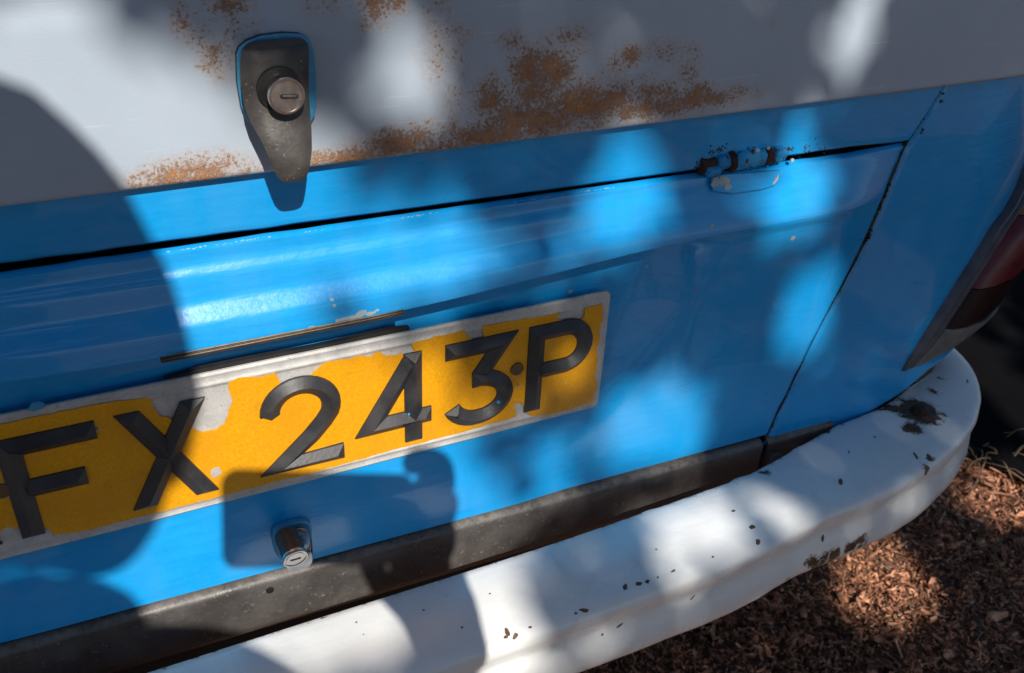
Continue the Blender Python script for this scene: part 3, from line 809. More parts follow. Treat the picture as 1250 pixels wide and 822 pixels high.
# ribbed edge of the plate lamp under the lip
STRIPE = simple('lamp_edge_cream', (.16, .14, .11), (.32, .26, .18), 160, (.3, .5), .0004)
DKR = simple('lamp_edge_brown', (.03, .022, .016), (.09, .055, .03), 120, (.3, .5), .0004)
lampb = None
xa_, xb_ = hy(196, 437, -.02)[0], hy(493, 383, -.02)[0]
for k, (dz, dy, mt) in enumerate([(0.0, -.0205, STRIPE), (-.0013, -.0207, DKR), (-.0026, -.0204, STRIPE), (-.0037, -.0198, DKR)]):
    n = 70; V = []; F = []
    for i in range(n):
        u = i / (n - 1); x = xa_ + (xb_ - xa_) * u; z = zlip(x) + .0012 + dz * (1 - .35 * u); tp = min(1, 6 * u + .2, 5 * (1 - u) + .1)
        r = .00055 * tp
        for a in range(6):
            V.append((x, dy + r * math.cos(a * math.pi / 3) + .003 * 0, z + r * math.sin(a * math.pi / 3)))
    for i in range(n - 1):
        for a in range(6): F.append((i * 6 + a, i * 6 + (a + 1) % 6, (i + 1) * 6 + (a + 1) % 6, (i + 1) * 6 + a))
    if k == 0:
        n2 = n
        lampb = link_mesh('plate_lamp_edge', V, F, mt, van, True, None, 'thin ribbed lamp edge under the lid lip')
    else: link_mesh('rib', V, F, mt, lampb, True)
V, F = [], []
for i in range(70):
    u = i / 69; x = xa_ + (xb_ - xa_) * u
    zc = zlip(x) - .002 * (1 - .3 * u)
    for (y, z) in ((-.0196, zc + .0022), (-.0196, zc - .0018), (-.010, zc - .0022), (-.010, zc + .0018)): V.append((x, y, z))
for i in range(69):
    for a in range(4): F.append((i * 4 + a, i * 4 + (a + 1) % 4, (i + 1) * 4 + (a + 1) % 4, (i + 1) * 4 + a))
link_mesh('lamp_body', V, F, DKR, lampb)

# ------------------------------------------------------------------ tailgate handle
def loft(name, secs, mat, parent, ncap=True, label=None, ang=40):
    """sections: list of equal-length rings of points"""
    V = [p for s in secs for p in s]; n = len(secs[0]); f = []
    for i in range(len(secs) - 1):
        for k in range(n): f.append((i * n + k, i * n + (k + 1) % n, (i + 1) * n + (k + 1) % n, (i + 1) * n + k))
    f.append(tuple(reversed(range(n)))); f.append(tuple((len(secs) - 1) * n + k for k in range(n)))
    o = link_mesh(name, V, f, mat, parent, True, None, label)
    bm = bmesh.new(); bm.from_mesh(o.data); bmesh.ops.recalc_face_normals(bm, faces=bm.faces[:]); bm.to_mesh(o.data); bm.free()
    return sharp(o, ang)
def slab(xl, xr, z, yf, yb, cr=.35, n=7):
    """ring with a softly crowned front between xl and xr"""
    out = []
    w_ = (xr - xl)
    for k in range(n + 1):
        u = k / n; x = xl + w_ * u
        c = (1 - abs(2 * u - 1) ** 3.2)
        out.append((x, yb + (yf - yb) * (1 - cr + cr * c), z))
    out.append((xr, yb, z)); out.append((xl + .36 * (yb - yf), yb, z))
    return out
# key points: (px_left, px_right, py, protrusion of front) on the handle
HS = [(316, 362, 50, -.0150, -.011), (305, 371, 52.5, -.0175, -.011), (299, 376.5, 56.5, -.0200, -.011), (296, 379, 62, -.0215, -.011), (295, 380, 75, -.0235, -.011), (295.5, 380, 95, -.0255, -.011), (298, 380.5, 115, -.0275, -.011), (301, 381, 132, -.0292, -.013), (306, 381.5, 146, -.0310, -.0185), (313, 382, 158, -.0330, -.024), (321, 382, 172, -.0355, -.029), (328, 382, 188, -.0378, -.0325), (334, 380, 203, -.0395, -.035), (339, 377.5, 214, -.0402, -.0365), (344, 374, 219.5, -.0400, -.038), (349, 368, 222, -.0395, -.0385)]
secs = []
for (a, b, py, yf, yb) in HS:
    l = hy(a, py + 2, yf); r = hy(b, py - 2, yf); z = (l[2] + r[2]) / 2
    secs.append(slab(l[0], r[0], z, yf, yb))
handle = loft('tailgate_handle', secs, POT, van, label='worn dark metal handle on the white tailgate')
gpts = [(288, 66), (291, 58), (300, 50), (318, 43), (345, 40), (366, 41), (378, 48), (382, 60), (385, 85), (386, 120), (384, 138), (378, 150), (340, 152), (311, 155), (302, 148), (294, 130), (289, 100)]
tg = lambda x, z: body_y(x) - .009 + .10 * (z - ZE)
g = poly_prism('painted_gasket', [tuple(hs(a, b, lambda x, z: tg(x, z) - .004)) for a, b in gpts], (0, -1, 0), .0022, GASK, handle)
bevel(g, .0018, 3)
g2 = poly_prism('gasket_foot', [tuple(np.array(hs(a, b, lambda x, z: tg(x, z) - .004)) + np.array([0, .0032, 0])) for a, b in gpts], (0, -1, 0), .003, RUBBER, handle)
bevel(g2, .001, 2)
bc = hy(350.5, 118, -.0385)
axis = np.array([.04, -1.0, .03])
b0 = bc - np.array([0.0015, -.022, -.0010])
lathe('barrel_recess', [(.0125, -.001), (.0125, .0022), (.0118, .0030), (.0104, .0028)], bc + np.array([-.0010, .0120, .0005]), (0, -1, 0), SLOT, handle, 40)
lb = lathe('lock_barrel', [(.0094, 0), (.0094, .0220), (.0101, .0226), (.0101, .0240), (.0097, .0246), (.0087, .0246), (.0085, .0240)], bc - np.array([axis[0], axis[1], axis[2]]) * .0246, axis, CHROME, handle, 48)
lathe('barrel_face', [(.0084, 0), (.0084, .0240), (.0, .0243)], bc - axis * .0246, axis, BARREL, lb, 40)
def slotbox(c, L, wd, rot, parent, mat=SLOT, ax=None):
    ax = Vector(ax).normalized(); q = ax.cross(Vector((0, 0, 1))).normalized() * -1; r = ax.cross(q)
    d = q * math.cos(rot) + r * math.sin(rot); e = ax.cross(d)
    V = []
    for k in range(16):
        a = 2 * math.pi * k / 16; px_ = math.cos(a); pz_ = math.sin(a)
        V.append(tuple(Vector(c) + d * (L / 2 * (abs(px_) ** .5) * (1 if px_ > 0 else -1)) + e * (wd / 2 * (abs(pz_) ** .5) * (1 if pz_ > 0 else -1))))
    V += [tuple(Vector(v) - ax * .001) for v in V]
    F = [tuple(range(16))] + [(i, (i + 1) % 16, 16 + (i + 1) % 16, 16 + i) for i in range(16)]
    return link_mesh('key_slot', V, F, mat, parent)
slotbox(bc + np.array([.0012, -.0002, .0]), .0100, .0024, -.10, lb, SLOT, axis)
slotbox(bc + np.array([.0012, -.0004, .0003]), .0078, .0011, -.10, lb, BARREL, axis)

# ------------------------------------------------------------------ engine lid lock
l0 = hs(356, 655, lid_y)
fc = hy(361, 683, -.036)
ax2 = np.array([.05, -.96, -.22]); ax2 /= np.linalg.norm(ax2)
def ringsq(cx, cz, w_, h_, y, n=28, p=3.0, taper=0.0):
    out = []
    for k in range(n):
        a = 2 * math.pi * k / n; c, s = math.cos(a), math.sin(a)
        x = abs(c) ** (2 / p) * (1 if c > 0 else -1); z = abs(s) ** (2 / p) * (1 if s > 0 else -1)
        out.append((cx + w_ * x * (1 + taper * z), y, cz + h_ * z))
    return out
lx, lz = l0[0], l0[2]
lz -= .002
G = loft('lock_gasket', [ringsq(lx, lz, .0175, .0235, lid_y(lx, lz) + .001, taper=.12), ringsq(lx, lz, .0172, .0232, lid_y(lx, lz) - .0028, taper=.12), ringsq(lx, lz, .0160, .0220, lid_y(lx, lz) - .0038, taper=.12)], GASK, van)
bpy.data.objects.remove(G)
ly = lid_y(lx, lz)
lock = loft('lid_lock', [ringsq(lx, lz, .0132, .0165, ly + .001, taper=.12), ringsq(lx, lz, .0130, .0163, ly - .006, taper=.12), ringsq(lx, lz - .001, .0122, .0145, ly - .012, taper=.10), ringsq(lx, lz - .003, .0112, .0120, ly - .017, taper=.06), ringsq(lx, lz - .005, .0098, .0090, ly - .0200, taper=0)], CHROME2, van, label='small chrome lid lock above the black strip')
loft('lock_gasket', [ringsq(lx, lz, .0150, .0184, ly + .001, taper=.12), ringsq(lx, lz, .0147, .0181, ly - .0022, taper=.12), ringsq(lx, lz, .0136, .0170, ly - .0032, taper=.12)], GASK, lock)
lb2 = lathe('lock_barrel', [(.0084, 0), (.0088, .0190), (.0088, .0200)], fc - ax2 * .0228, ax2, POT, lock, 48)
lathe('barrel_rim', [(.0090, .0186), (.0094, .0196), (.0094, .0222), (.0090, .0228), (.0080, .0228), (.0078, .0222)], fc - ax2 * .0228, ax2, CHROME, lock, 48)
lathe('barrel_face', [(.0068, 0), (.0068, .0226), (.0, .0228)], fc - ax2 * .0228, ax2, CHROME, lock, 40)
lathe('face_groove', [(.0077, 0), (.0077, .0220), (.0, .0220)], fc - ax2 * .0228, ax2, SLOT, lock, 40)
slotbox(fc + ax2 * .0002, .0080, .0016, -.06, lock, SLOT, ax2)

# ------------------------------------------------------------------ tail lamps on the corners
def lamp_base(z):   # left border of the lamp, from where it sits on the corner
    return interp(z, ZL, XL)
ZL, XL = [], []
for (px, py) in [(1105, 451), (1140, 395), (1178, 335), (1215, 275), (1250, 218)]:
    q = hs(px, py, lambda x, z: body_y(x) - .004); ZL.append(q[2]); XL.append(q[0])
ZL.append(ZL[-1] + .12); XL.append(XL[-1] + .03)
ZB = ZL[0]
def lamp(sgn):
    def pt(q, p, z):
        x0 = lamp_base(z); y0 = body_y(x0)
        k = 8; cx, cy = 0, 0
        for i in range(k):
            A = math.radians(8) + max(0, q * (i + .5) / k) * 4.5; cx += math.cos(A) * q / k; cy += math.sin(A) * q / k
        A = math.radians(8) + max(0, q) * 4.5
        x = x0 + cx + math.sin(A) * p; y = y0 + cy - math.cos(A) * p
        if sgn < 0: x = 2 * XC - x
        return (x, y, z)
    def ring(z, W, prof): return [pt(q * W, p, z) for q, p in prof]
    LP = [(.0, -.02), (.02, .006), (.06, .016), (.14, .023), (.28, .030), (.45, .034), (.62, .033), (.78, .028), (.90, .018), (.97, .004), (1.0, -.02), (.5, -.03)]
    def zone(name, z0, z1, mat, parent, shrink0=1.0, n=6, w0=.160, lab=None, k=1.0, tilt=0.0):
        secs = []
        for i in range(n + 1):
            z = z0 + (z1 - z0) * i / n
            if shrink0 < 1: 
                u = i / n; sh = shrink0 + (1 - shrink0) * math.sin(u * math.pi / 2)
            else: sh = 1
            r = []
            for (q, p) in LP:
                zz = z + tilt * q * (1 if True else 0)
                r.append(pt(.012 + q * w0 * (sh if sh < 1 else 1), (p * k) * (sh if p > 0 else 1), zz))
            secs.append(r)
        return loft(name, secs, mat, parent, label=lab, ang=50)
    side = 'right' if sgn > 0 else 'left'
    # bezel frame
    bz = []
    for i in range(24):
        z = ZB - .004 + (ZL[-1] - ZB + .01) * i / 23
        e = min(1, .35 + i * .25)
        bz.append([pt(a, b * e, max(z, ZB - .004)) for a, b in [(0, -.006), (.0, .004), (.0025, .0085), (.006, .0085), (.0075, .0060), (.010, .0060), (.0125, .0105), (.016, .0105), (.018, .004), (.018, -.01)]])
    root = loft('tail_lamp', bz, BEZEL, van, label='%s tail lamp with amber, red and grey lenses' % side, ang=35)
    z1 = ZB + .040; 
    zone('grey_lens', ZB - .003, z1, SMOKE, root, .30, 8, tilt=.012)
    zone('dark_red_lens', z1 + .0012, z1 + .040, DRED, root, tilt=.012, k=.96)
    zone('red_lens', z1 + .0412, z1 + .105, RED, root, tilt=.012, k=.98)
    zone('amber_lens', z1 + .1062, z1 + .20, AMBER, root, tilt=.012)
    return root
lamp(1); lamp(-1)

# ------------------------------------------------------------------ ground: bark mulch
def mulch_mat(name, v):
    a = M(name)
    n = a.noise(60, 6, .7)
    a.col(a.ramp(n, [(.32, tuple(x * v for x in (.08, .030, .016))), (.45, tuple(x * v for x in (.42, .175, .09))), (.60, tuple(x * v for x in (.72, .36, .20))), (.8, tuple(x * v for x in (.78, .56, .40)))]))
    a.set(Roughness=.85); a.bump(a.noise(300, 4, .7), .001, .8); return a.m
MULB = mulch_mat('mulch_base', .25); MUL1 = mulch_mat('mulch_red', 1.0); MUL2 = mulch_mat('mulch_pale', 1.25); MUL3 = mulch_mat('mulch_dark', .4)
def gh(x, y):
    return GZ + .022 * noise.noise(Vector((x * 3.1, y * 3.1, 0))) + .020 * noise.noise(Vector((x * 11, y * 11, 3))) + .010 * noise.noise(Vector((x * 27, y * 27, 8)))
V = []; F = []
def axis_pts(): return [-220, -90, -40, -18, -9, -5, -3, -2, -1.4, -1.0] + lin(-.8, 2.0, 113) + [2.3, 2.8, 3.6, 5, 9, 18, 40, 90, 220]
ax_, ay_ = axis_pts(), axis_pts()
for x in ax_:
    for y in ay_:
        V.append((x, y, gh(x, y) + (.004 * noise.noise(Vector((x * 60, y * 60, 1))) if abs(x) < 2.2 else 0)))
n = len(ay_)
F = [(i * n + j, (i + 1) * n + j, (i + 1) * n + j + 1, i * n + j + 1) for i in range(len(ax_) - 1) for j in range(n - 1)]
g = link_mesh('ground', V, F, MULB, None, True); g['kind'] = 'structure'
mats = [MUL1, MUL2, MUL3]
V, F, MI = [], [], []
for i in range(62000):
    if i < 50000: x = rnd.uniform(.1, 1.35); y = rnd.uniform(-.25, .6)
    else: x = rnd.uniform(-1.2, 2.4); y = rnd.uniform(-1.2, 1.6)
    L = rnd.uniform(.006, .019) * (1.7 if rnd.random() < .08 else 1); W = L * rnd.uniform(.18, .5); H = rnd.uniform(.001, .0035)
    kk = rnd.random()
    if kk < .45: L = rnd.uniform(.003, .008); W = L * rnd.uniform(.3, .8); H = L * rnd.uniform(.2, .5)
    elif kk < .72: L = rnd.uniform(.010, .030); W = rnd.uniform(.0008, .0020); H = W * .7
    if kk > .992: L = rnd.uniform(.024, .045); W = L * rnd.uniform(.3, .5); H = W * .3
    if kk <= .992: L *= .8; W *= .85
    z = gh(x, y) + rnd.uniform(-.001, .011)
    yaw = rnd.uniform(0, 6.28); pit = rnd.gauss(0, .5); rl = rnd.uniform(-1.0, 1.0)
    R = Matrix.Rotation(yaw, 3, 'Z') @ Matrix.Rotation(pit, 3, 'Y') @ Matrix.Rotation(rl, 3, 'X')
    i0 = len(V)
    bend = rnd.uniform(-.15, .15) * L
    for (a, sw) in ((-.5, rnd.uniform(.3, .9)), (0, 1), (.5, rnd.uniform(.2, .9))):
        for (b, c) in ((-.5, 0), (.5, 0), (0, 1)):
            p = R @ Vector((a * L, b * W * sw + (bend if a == 0 else 0), c * H)); V.append((x + p.x, y + p.y, z + p.z))
    for s in (0, 3):
        for (a, b) in ((0, 1), (1, 2), (2, 0)): F.append((i0 + s + a, i0 + s + b, i0 + s + 3 + b, i0 + s + 3 + a))
    F.append((i0, i0 + 1, i0 + 2)); F.append((i0 + 6, i0 + 7, i0 + 8))
    k = rnd.choices([0, 1, 2, 3], [.5, .18, .31, .006])[0]; MI += [k] * 8
mu = link_mesh('bark_mulch', V, F, MUL1, None)
mu.data.materials.append(MUL2); MUL4 = simple('pale_scraps', (.45, .42, .38), (.60, .56, .50), 60); mu.data.materials.append(MUL3); mu.data.materials.append(MUL4); mu.data.polygons.foreach_set('material_index', MI)
tag(mu, 'red brown bark mulch covering the ground below the bumper', 'mulch', None, 'stuff')
TWIG = simple('dry_root', (.16, .09, .05), (.26, .17, .10), 60, (.7, .9))
def tube(P, r, V, F, n=5):
    i0 = len(V)
    for i, q in enumerate(P):
        q = Vector(q); d = Vector(P[min(i + 1, len(P) - 1)]) - Vector(P[max(0, i - 1)]); d.normalize()
        a = d.cross(Vector((.3, .2, 1))).normalized(); b = d.cross(a); rr = r[i] if isinstance(r, (list, tuple)) else r
        for k in range(n):
            t = 2 * math.pi * k / n; V.append(tuple(q + (a * math.cos(t) + b * math.sin(t)) * rr))
    for i in range(len(P) - 1):
        for k in range(n): F.append((i0 + i * n + k, i0 + i * n + (k + 1) % n, i0 + (i + 1) * n + (k + 1) % n, i0 + (i + 1) * n + k))
V, F = [], []
for k in range(26):
    a = hz(1195 + rnd.uniform(-15, 30), 548 + rnd.uniform(-14, 22), GZ + .02); P = []
    yaw = rnd.uniform(0, 6.28); L = rnd.uniform(.05, .16)
    for i in range(8):
        u = i / 7; yaw += rnd.uniform(-.35, .35)
        if i: a = a + np.array([math.cos(yaw), math.sin(yaw), 0]) * L / 7
        P.append((a[0], a[1], gh(a[0], a[1]) + .012 + .02 * math.sin(u * 3.1)))
    tube(P, rnd.uniform(.0008, .0016), V, F)
for k in range(46):
    x = rnd.uniform(.3, 1.25); y = rnd.uniform(-.2, .5); yaw = rnd.uniform(0, 6.28); L = rnd.uniform(.03, .09); P = []
    for i in range(5):
        yaw += rnd.uniform(-.25, .25)
        P.append((x, y, gh(x, y) + .012)); x += math.cos(yaw) * L / 5; y += math.sin(yaw) * L / 5
    tube(P, rnd.uniform(.0007, .0018), V, F)
rt = link_mesh('dry_roots', V, F, TWIG, None, True)
tag(rt, 'thin dry stringy roots lying on the mulch beside the bumper end', 'roots', None, 'stuff')
# added black sheet standing in for the darkness beyond the lamp
DARKNESS = simple('darkness_black', (.002, .002, .0025), (.004, .004, .0045), 12, (.9, 1), .001, Specular_IOR_Level=.1)
def darkness_fn(u, v):
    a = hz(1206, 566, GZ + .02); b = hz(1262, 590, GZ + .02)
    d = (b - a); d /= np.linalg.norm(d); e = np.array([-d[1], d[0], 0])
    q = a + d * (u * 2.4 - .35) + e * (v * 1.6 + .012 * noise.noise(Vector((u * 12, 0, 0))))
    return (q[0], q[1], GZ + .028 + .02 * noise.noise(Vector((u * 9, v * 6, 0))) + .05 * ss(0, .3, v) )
tp = grid_panel('darkness_sheet', darkness_fn, lin(0, 1, 60), lin(0, 1, 40), DARKNESS, None, .002, tdir=(0, 0, -1))
tag(tp, 'matt black sheet added for the darkness on the ground beyond the tail lamp', 'sheet')

# ================================================================== photographer (shadow falls on the van)
SKIN = simple('skin', (.42, .24, .17), (.48, .29, .21), 30, (.45, .6)); JAK = simple('navy_jacket', (.02, .025, .045), (.03, .035, .06), 60, (.8, .9))
TRO = simple('grey_trousers', (.06, .06, .065), (.08, .08, .085), 60, (.8, .9)); HAIR = simple('brown_hair', (.03, .018, .01), (.05, .03, .018), 200, (.5, .7))
def sunpt(px, py, dist, y=0.0, z=None):
    """the point on the sun ray through this spot of the van's rear, dist metres towards the sun"""
    q = hy(px, py, y) if z is None else hz(px, py, z)
    return q - SD * dist
def cam_pt(a, b, c=0.0): return CP + CR * a + CU * b + CF * c
def skin_body(name, joints, edges, radii, mat, parent=None, lvl=2, root=0):
    me = bpy.data.meshes.new(name); me.from_pydata([tuple(j) for j in joints], edges, []); me.update(); me.materials.append(mat)
    o = bpy.data.objects.new(name, me); C.objects.link(o)
    md = o.modifiers.new('skin', 'SKIN'); md.use_smooth_shade = True
    for i, r in enumerate(radii):
        r = r if isinstance(r, tuple) else (r, r); me.skin_vertices[0].data[i].radius = r
    for i in range(len(joints)): me.skin_vertices[0].data[i].use_root = (i == root)
    s = o.modifiers.new('sub', 'SUBSURF'); s.levels = lvl; s.render_levels = lvl
    if parent: o.parent = parent; o.location = -parent.location
    return o
# head: its shadow covers the left of the picture
DH = 1.10
hc = np.array([-.328, 0, .112]) - SD * DH          # head centre
per = empty('person', (hc[0], hc[1] - .15, GZ))
tag(per, 'person in a dark jacket leaning in and holding a phone towards the van', 'person')
neck = np.array([-.366, 0, -.112]) - SD * 1.16
chest = neck + np.array([-.03, -.10, -.20]); pel = chest + np.array([-.02, -.12, -.34])
shR = np.array([-.262, 0, -.222]) - SD * 1.24; shL = neck + np.array([-.20, -.05, -.10])
wr = cam_pt(.150, -.115, .0) ; palm = cam_pt(.140, -.035, -.022)
el_ = wr + np.array([.035, -.075, -.19])
elL = shL + np.array([-.08, .02, -.28]); wrL = elL + np.array([.02, .06, -.25])
hipR = pel + np.array([.10, 0, -.05]); trap = np.array([-.325, 0, -.180]) - SD * 1.20; hipL = pel + np.array([-.10, 0, -.05])
knR = np.array([hipR[0] + .03, hipR[1] + .12, GZ + .44]); anR = np.array([knR[0], knR[1] - .02, GZ + .09]); toR = anR + np.array([.03, .16, -.05])
knL = np.array([hipL[0] - .03, hipL[1] + .02, GZ + .44]); anL = np.array([knL[0], knL[1] - .10, GZ + .09]); toL = anL + np.array([-.03, .16, -.05])
J = [pel, (pel + chest) / 2, chest, neck, shR, el_, wr, shL, elL, wrL, hipR, knR, anR, hipL, knL, anL, neck + np.array([.008, .02, .05]), (shR + el_) / 2, toR, toL, trap]
E_ = [(0, 1), (1, 2), (2, 3), (2, 20), (20, 4), (4, 17), (17, 5), (5, 6), (2, 7), (7, 8), (8, 9), (0, 10), (10, 11), (11, 12), (0, 13), (13, 14), (14, 15), (3, 16), (12, 18), (15, 19)]
Rr = [(.13, .10), (.125, .095), (.14, .10), .072, .078, .050, .027, .062, .042, .028, .085, .058, .04, .085, .058, .04, .068, .060, .038, .038, .085]
skin_body('body', J, E_, Rr, JAK, per)
# hand around the right end of the phone
def fing(P, r): return P, r
PH = []
wj = [wr, cam_pt(.150, -.062, -.012), palm]
Jh = [cam_pt(.150, -.125, .0), cam_pt(.150, -.070, -.010), cam_pt(.142, -.022, -.024), cam_pt(.146, .020, -.026)]
Eh = [(0, 1), (1, 2), (2, 3)]; Rh = [(.027, .024), (.032, .022), (.031, .018), (.028, .016)]
def add_f(root, pts, rs):
    prev = root
    for p, r in zip(pts, rs):
        Jh.append(p); Rh.append(r); Eh.append((prev, len(Jh) - 1)); prev = len(Jh) - 1
add_f(3, [cam_pt(.160, .040, -.014), cam_pt(.146, .044, .002), cam_pt(.116, .042, .010)], [.0125, .0125, .0105])
add_f(2, [cam_pt(.166, .012, -.012), cam_pt(.160, .014, .006), cam_pt(.132, .012, .011)], [.0092, .0085, .007])
add_f(2, [cam_pt(.168, -.012, -.010), cam_pt(.158, -.014, .007), cam_pt(.130, -.014, .012)], [.009, .008, .007])
add_f(1, [cam_pt(.166, -.036, -.006), cam_pt(.150, -.040, .008), cam_pt(.126, -.040, .011)], [.008, .007, .006])
add_f(1, [cam_pt(.118, -.052, -.030), cam_pt(.104, -.030, -.030), cam_pt(.098, -.008, -.024)], [.012, .010, .008])
skin_body('hand', Jh, Eh, Rh, SKIN, per)
# head with a face, ears and hair
def head():
    V, F = [], []; nu, nv = 28, 20
    fwd = Vector((.15, .86, -.42)).normalized(); upv = Vector((0, .40, .90)); upv = (upv - fwd * upv.dot(fwd)).normalized(); rt_ = fwd.cross(upv)
    def P(f_, u_, r_): return tuple(Vector(hc) + fwd * f_ + upv * u_ + rt_ * r_)
    for j in range(nv + 1):
        th = math.pi * j / nv
        for i in range(nu):
            ph = 2 * math.pi * i / nu; x = math.sin(th) * math.cos(ph); y = math.sin(th) * math.sin(ph); z = math.cos(th)
            f_ = .098 * x; r_ = .078 * y * (1 - .18 * max(0, -z)); u_ = .125 * z
            if x > .7 and abs(y) < .25: f_ += .020 * math.exp(-((z + .12) / .16) ** 2) * math.exp(-(y / .14) ** 2)
            if x > .5: f_ -= .010 * math.exp(-((z - .08) / .12) ** 2) * math.exp(-((abs(y) - .33) / .16) ** 2)
            if x > .5: f_ += .006 * math.exp(-((z + .48) / .07) ** 2) * math.exp(-(y / .25) ** 2)
            V.append(P(f_, u_, r_))
    for j in range(nv):
        for i in range(nu): F.append((j * nu + i, (j + 1) * nu + i, (j + 1) * nu + (i + 1) % nu, j * nu + (i + 1) % nu))
    o = link_mesh('head', V, F, SKIN, per, True)
    V, F = [], []
    for j in range(nv + 1):
        th = math.pi * j / nv
        for i in range(nu):
            ph = 2 * math.pi * i / nu; x = math.sin(th) * math.cos(ph); y = math.sin(th) * math.sin(ph); z = math.cos(th)
            k = 1 + .03 * noise.noise(Vector((x * 5, y * 5, z * 5)))
            V.append(P(-.016 + .104 * x * k - (.02 if x > 0 and z < .55 else 0) * 1.0, .012 + .135 * z * k * (1 if z > -.3 else .8), .090 * y * k))
    F = []
    for j in range(nv):
        for i in range(nu):
            c = [(j * nu + i), ((j + 1) * nu + i), ((j + 1) * nu + (i + 1) % nu), (j * nu + (i + 1) % nu)]
            th = math.pi * (j + .5) / nv; x = math.sin(th) * math.cos(2 * math.pi * (i + .5) / nu); z = math.cos(th)
            if x > .35 and z < .55: continue
            if z < -.75: continue
            F.append(tuple(c))
    h = link_mesh('hair', V, F, HAIR, per, True)
    for s in (-1, 1):
        V, F = [], []
        c0 = Vector(P(.0, -.005, .080 * s))
        lathe('ear', [(.004, -.006), (.020, -.004), (.022, .003), (.014, .006), (.004, .004)], c0, tuple(rt_ * s), SKIN, per, 14)
        lathe('eye', [(.002, .013), (.008, .011), (.012, .0), (.008, -.01)], Vector(P(.078, .010, .030 * s)), tuple(fwd), SIL_EYE, per, 14)
    lathe('mouth', [(.018, 0), (.014, .004), (.002, .005)], Vector(P(.090, -.062, 0)), tuple(fwd), LIP, per, 14)
SIL_EYE = simple('eye_white', (.7, .7, .68), (.75, .75, .72), 30, (.1, .2)); LIP = simple('lip', (.35, .12, .10), (.38, .14, .11), 30, (.4, .5))
head()
# phone
phn = []
for d0 in (.0085, .0005):
    pass
def rrect(a0, a1, b0, b1, r, c, n=6):
    out = []
    for (ca, cb, s0) in ((a1 - r, b1 - r, 0), (a0 + r, b1 - r, 90), (a0 + r, b0 + r, 180), (a1 - r, b0 + r, 270)):
        for k in range(n + 1):
            t = math.radians(s0 + 90 * k / n); out.append(tuple(cam_pt(ca + r * math.cos(t), cb + r * math.sin(t), c)))
    return out
PHM = simple('phone_body', (.01, .01, .012), (.014, .014, .016), 30, (.2, .3))
ph = loft('phone', [rrect(-.0165, .1295, -.0345, .0345, .010, -.0035), rrect(-.0175, .1305, -.0355, .0355, .011, -.005), rrect(-.0175, .1305, -.0355, .0355, .011, -.0105), rrect(-.0165, .1295, -.0345, .0345, .010, -.012)], PHM, None)
tag(ph, 'black phone held sideways in front of the van plate', 'phone')

# ================================================================== tree whose leaves dapple the light
def blob(x, y, cx, cy, rx, ry, ang=0, hard=1.0):
    a = math.radians(ang); dx, dy = x - cx, y - cy
    rx *= 1.08; ry *= 1.08; u = (dx * math.cos(a) + dy * math.sin(a)) / rx; v = (-dx * math.sin(a) + dy * math.cos(a)) / ry
    return max(0, min(1, (1.25 - math.sqrt(u * u + v * v)) / .5 * hard))
LIT = [  # sun flecks: cx, cy, rx, ry, angle, strength
    (90, 90, 170, 150, 20, 1), (230, 190, 150, 90, 0, 1), (300, 240, 190, 60, -8, 1), (20, 0, 160, 70, 0, 1), (500, 90, 50, 95, -15, 1), (455, 60, 36, 60, -10, .8), (520, 150, 40, 40, 0, .5), (1030, 40, 30, 75, 25, 1), (1165, 5, 22, 40, 30, .35), (1085, 90, 50, 60, 0, .28), (720, 90, 100, 40, -10, .25), (600, 215, 60, 14, 0, .35),
    (350, 320, 260, 70, -8, 1), (520, 335, 120, 55, -14, 1), (755, 245, 52, 80, 8, 1), (735, 300, 40, 30, 0, .8), (970, 240, 45, 60, 15, 1), (975, 140, 60, 30, -5, .5), (972, 385, 40, 58, 22, 1), (935, 300, 40, 12, 0, .3), (798, 515, 72, 62, 0, 1), (700, 560, 70, 38, -10, .8), (650, 585, 70, 45, -15, .75),
    (330, 560, 260, 190, -10, 1), (430, 480, 130, 80, -10, 1), (700, 340, 45, 14, -10, .85), (590, 470, 60, 45, 0, .62), (705, 470, 34, 36, 20, .55), (660, 400, 50, 30, 0, .28),
    (300, 730, 340, 120, -10, 1), (560, 640, 110, 80, 0, 1),
    (610, 760, 52, 90, 0, 1), (730, 700, 30, 90, 20, .30), (760, 650, 60, 26, -10, .45), (855, 640, 42, 52, 60, 1), (825, 690, 36, 40, 30, .75), (960, 628, 38, 26, 10, 1), (930, 590, 20, 20, 0, .3), (770, 690, 30, 40, 0, .4), (900, 690, 50, 24, -20, .5), (1130, 615, 40, 12, -40, .9), (740, 790, 120, 22, -15, .6), (1000, 690, 60, 14, -25, .4)]
GLIT = [(1068, 708, 70, 50, 40, 1), (1215, 598, 48, 46, 30, 1), (1160, 556, 26, 14, 0, .8)]
def litmap(kind, px, py):
    v = 0
    for (cx, cy, rx, ry, an, s) in (GLIT if kind == 'g' else LIT):
        v = max(v, s * blob(px, py, cx, cy, rx, ry, an))
    if kind != 'g':   # shade laid over the big sunlit area
        for (cx, cy, rx, ry, an, s) in [(290, 0, 150, 40, 0, 1), (410, 130, 26, 80, -35, .85), (440, 200, 30, 26, 0, .4), (430, 40, 30, 60, 0, .5), (345, 25, 60, 30, 0, .7), (560, 30, 30, 50, 0, .4)]:
            v = min(v, 1 - s * blob(px, py, cx, cy, rx, ry, an))
    return v
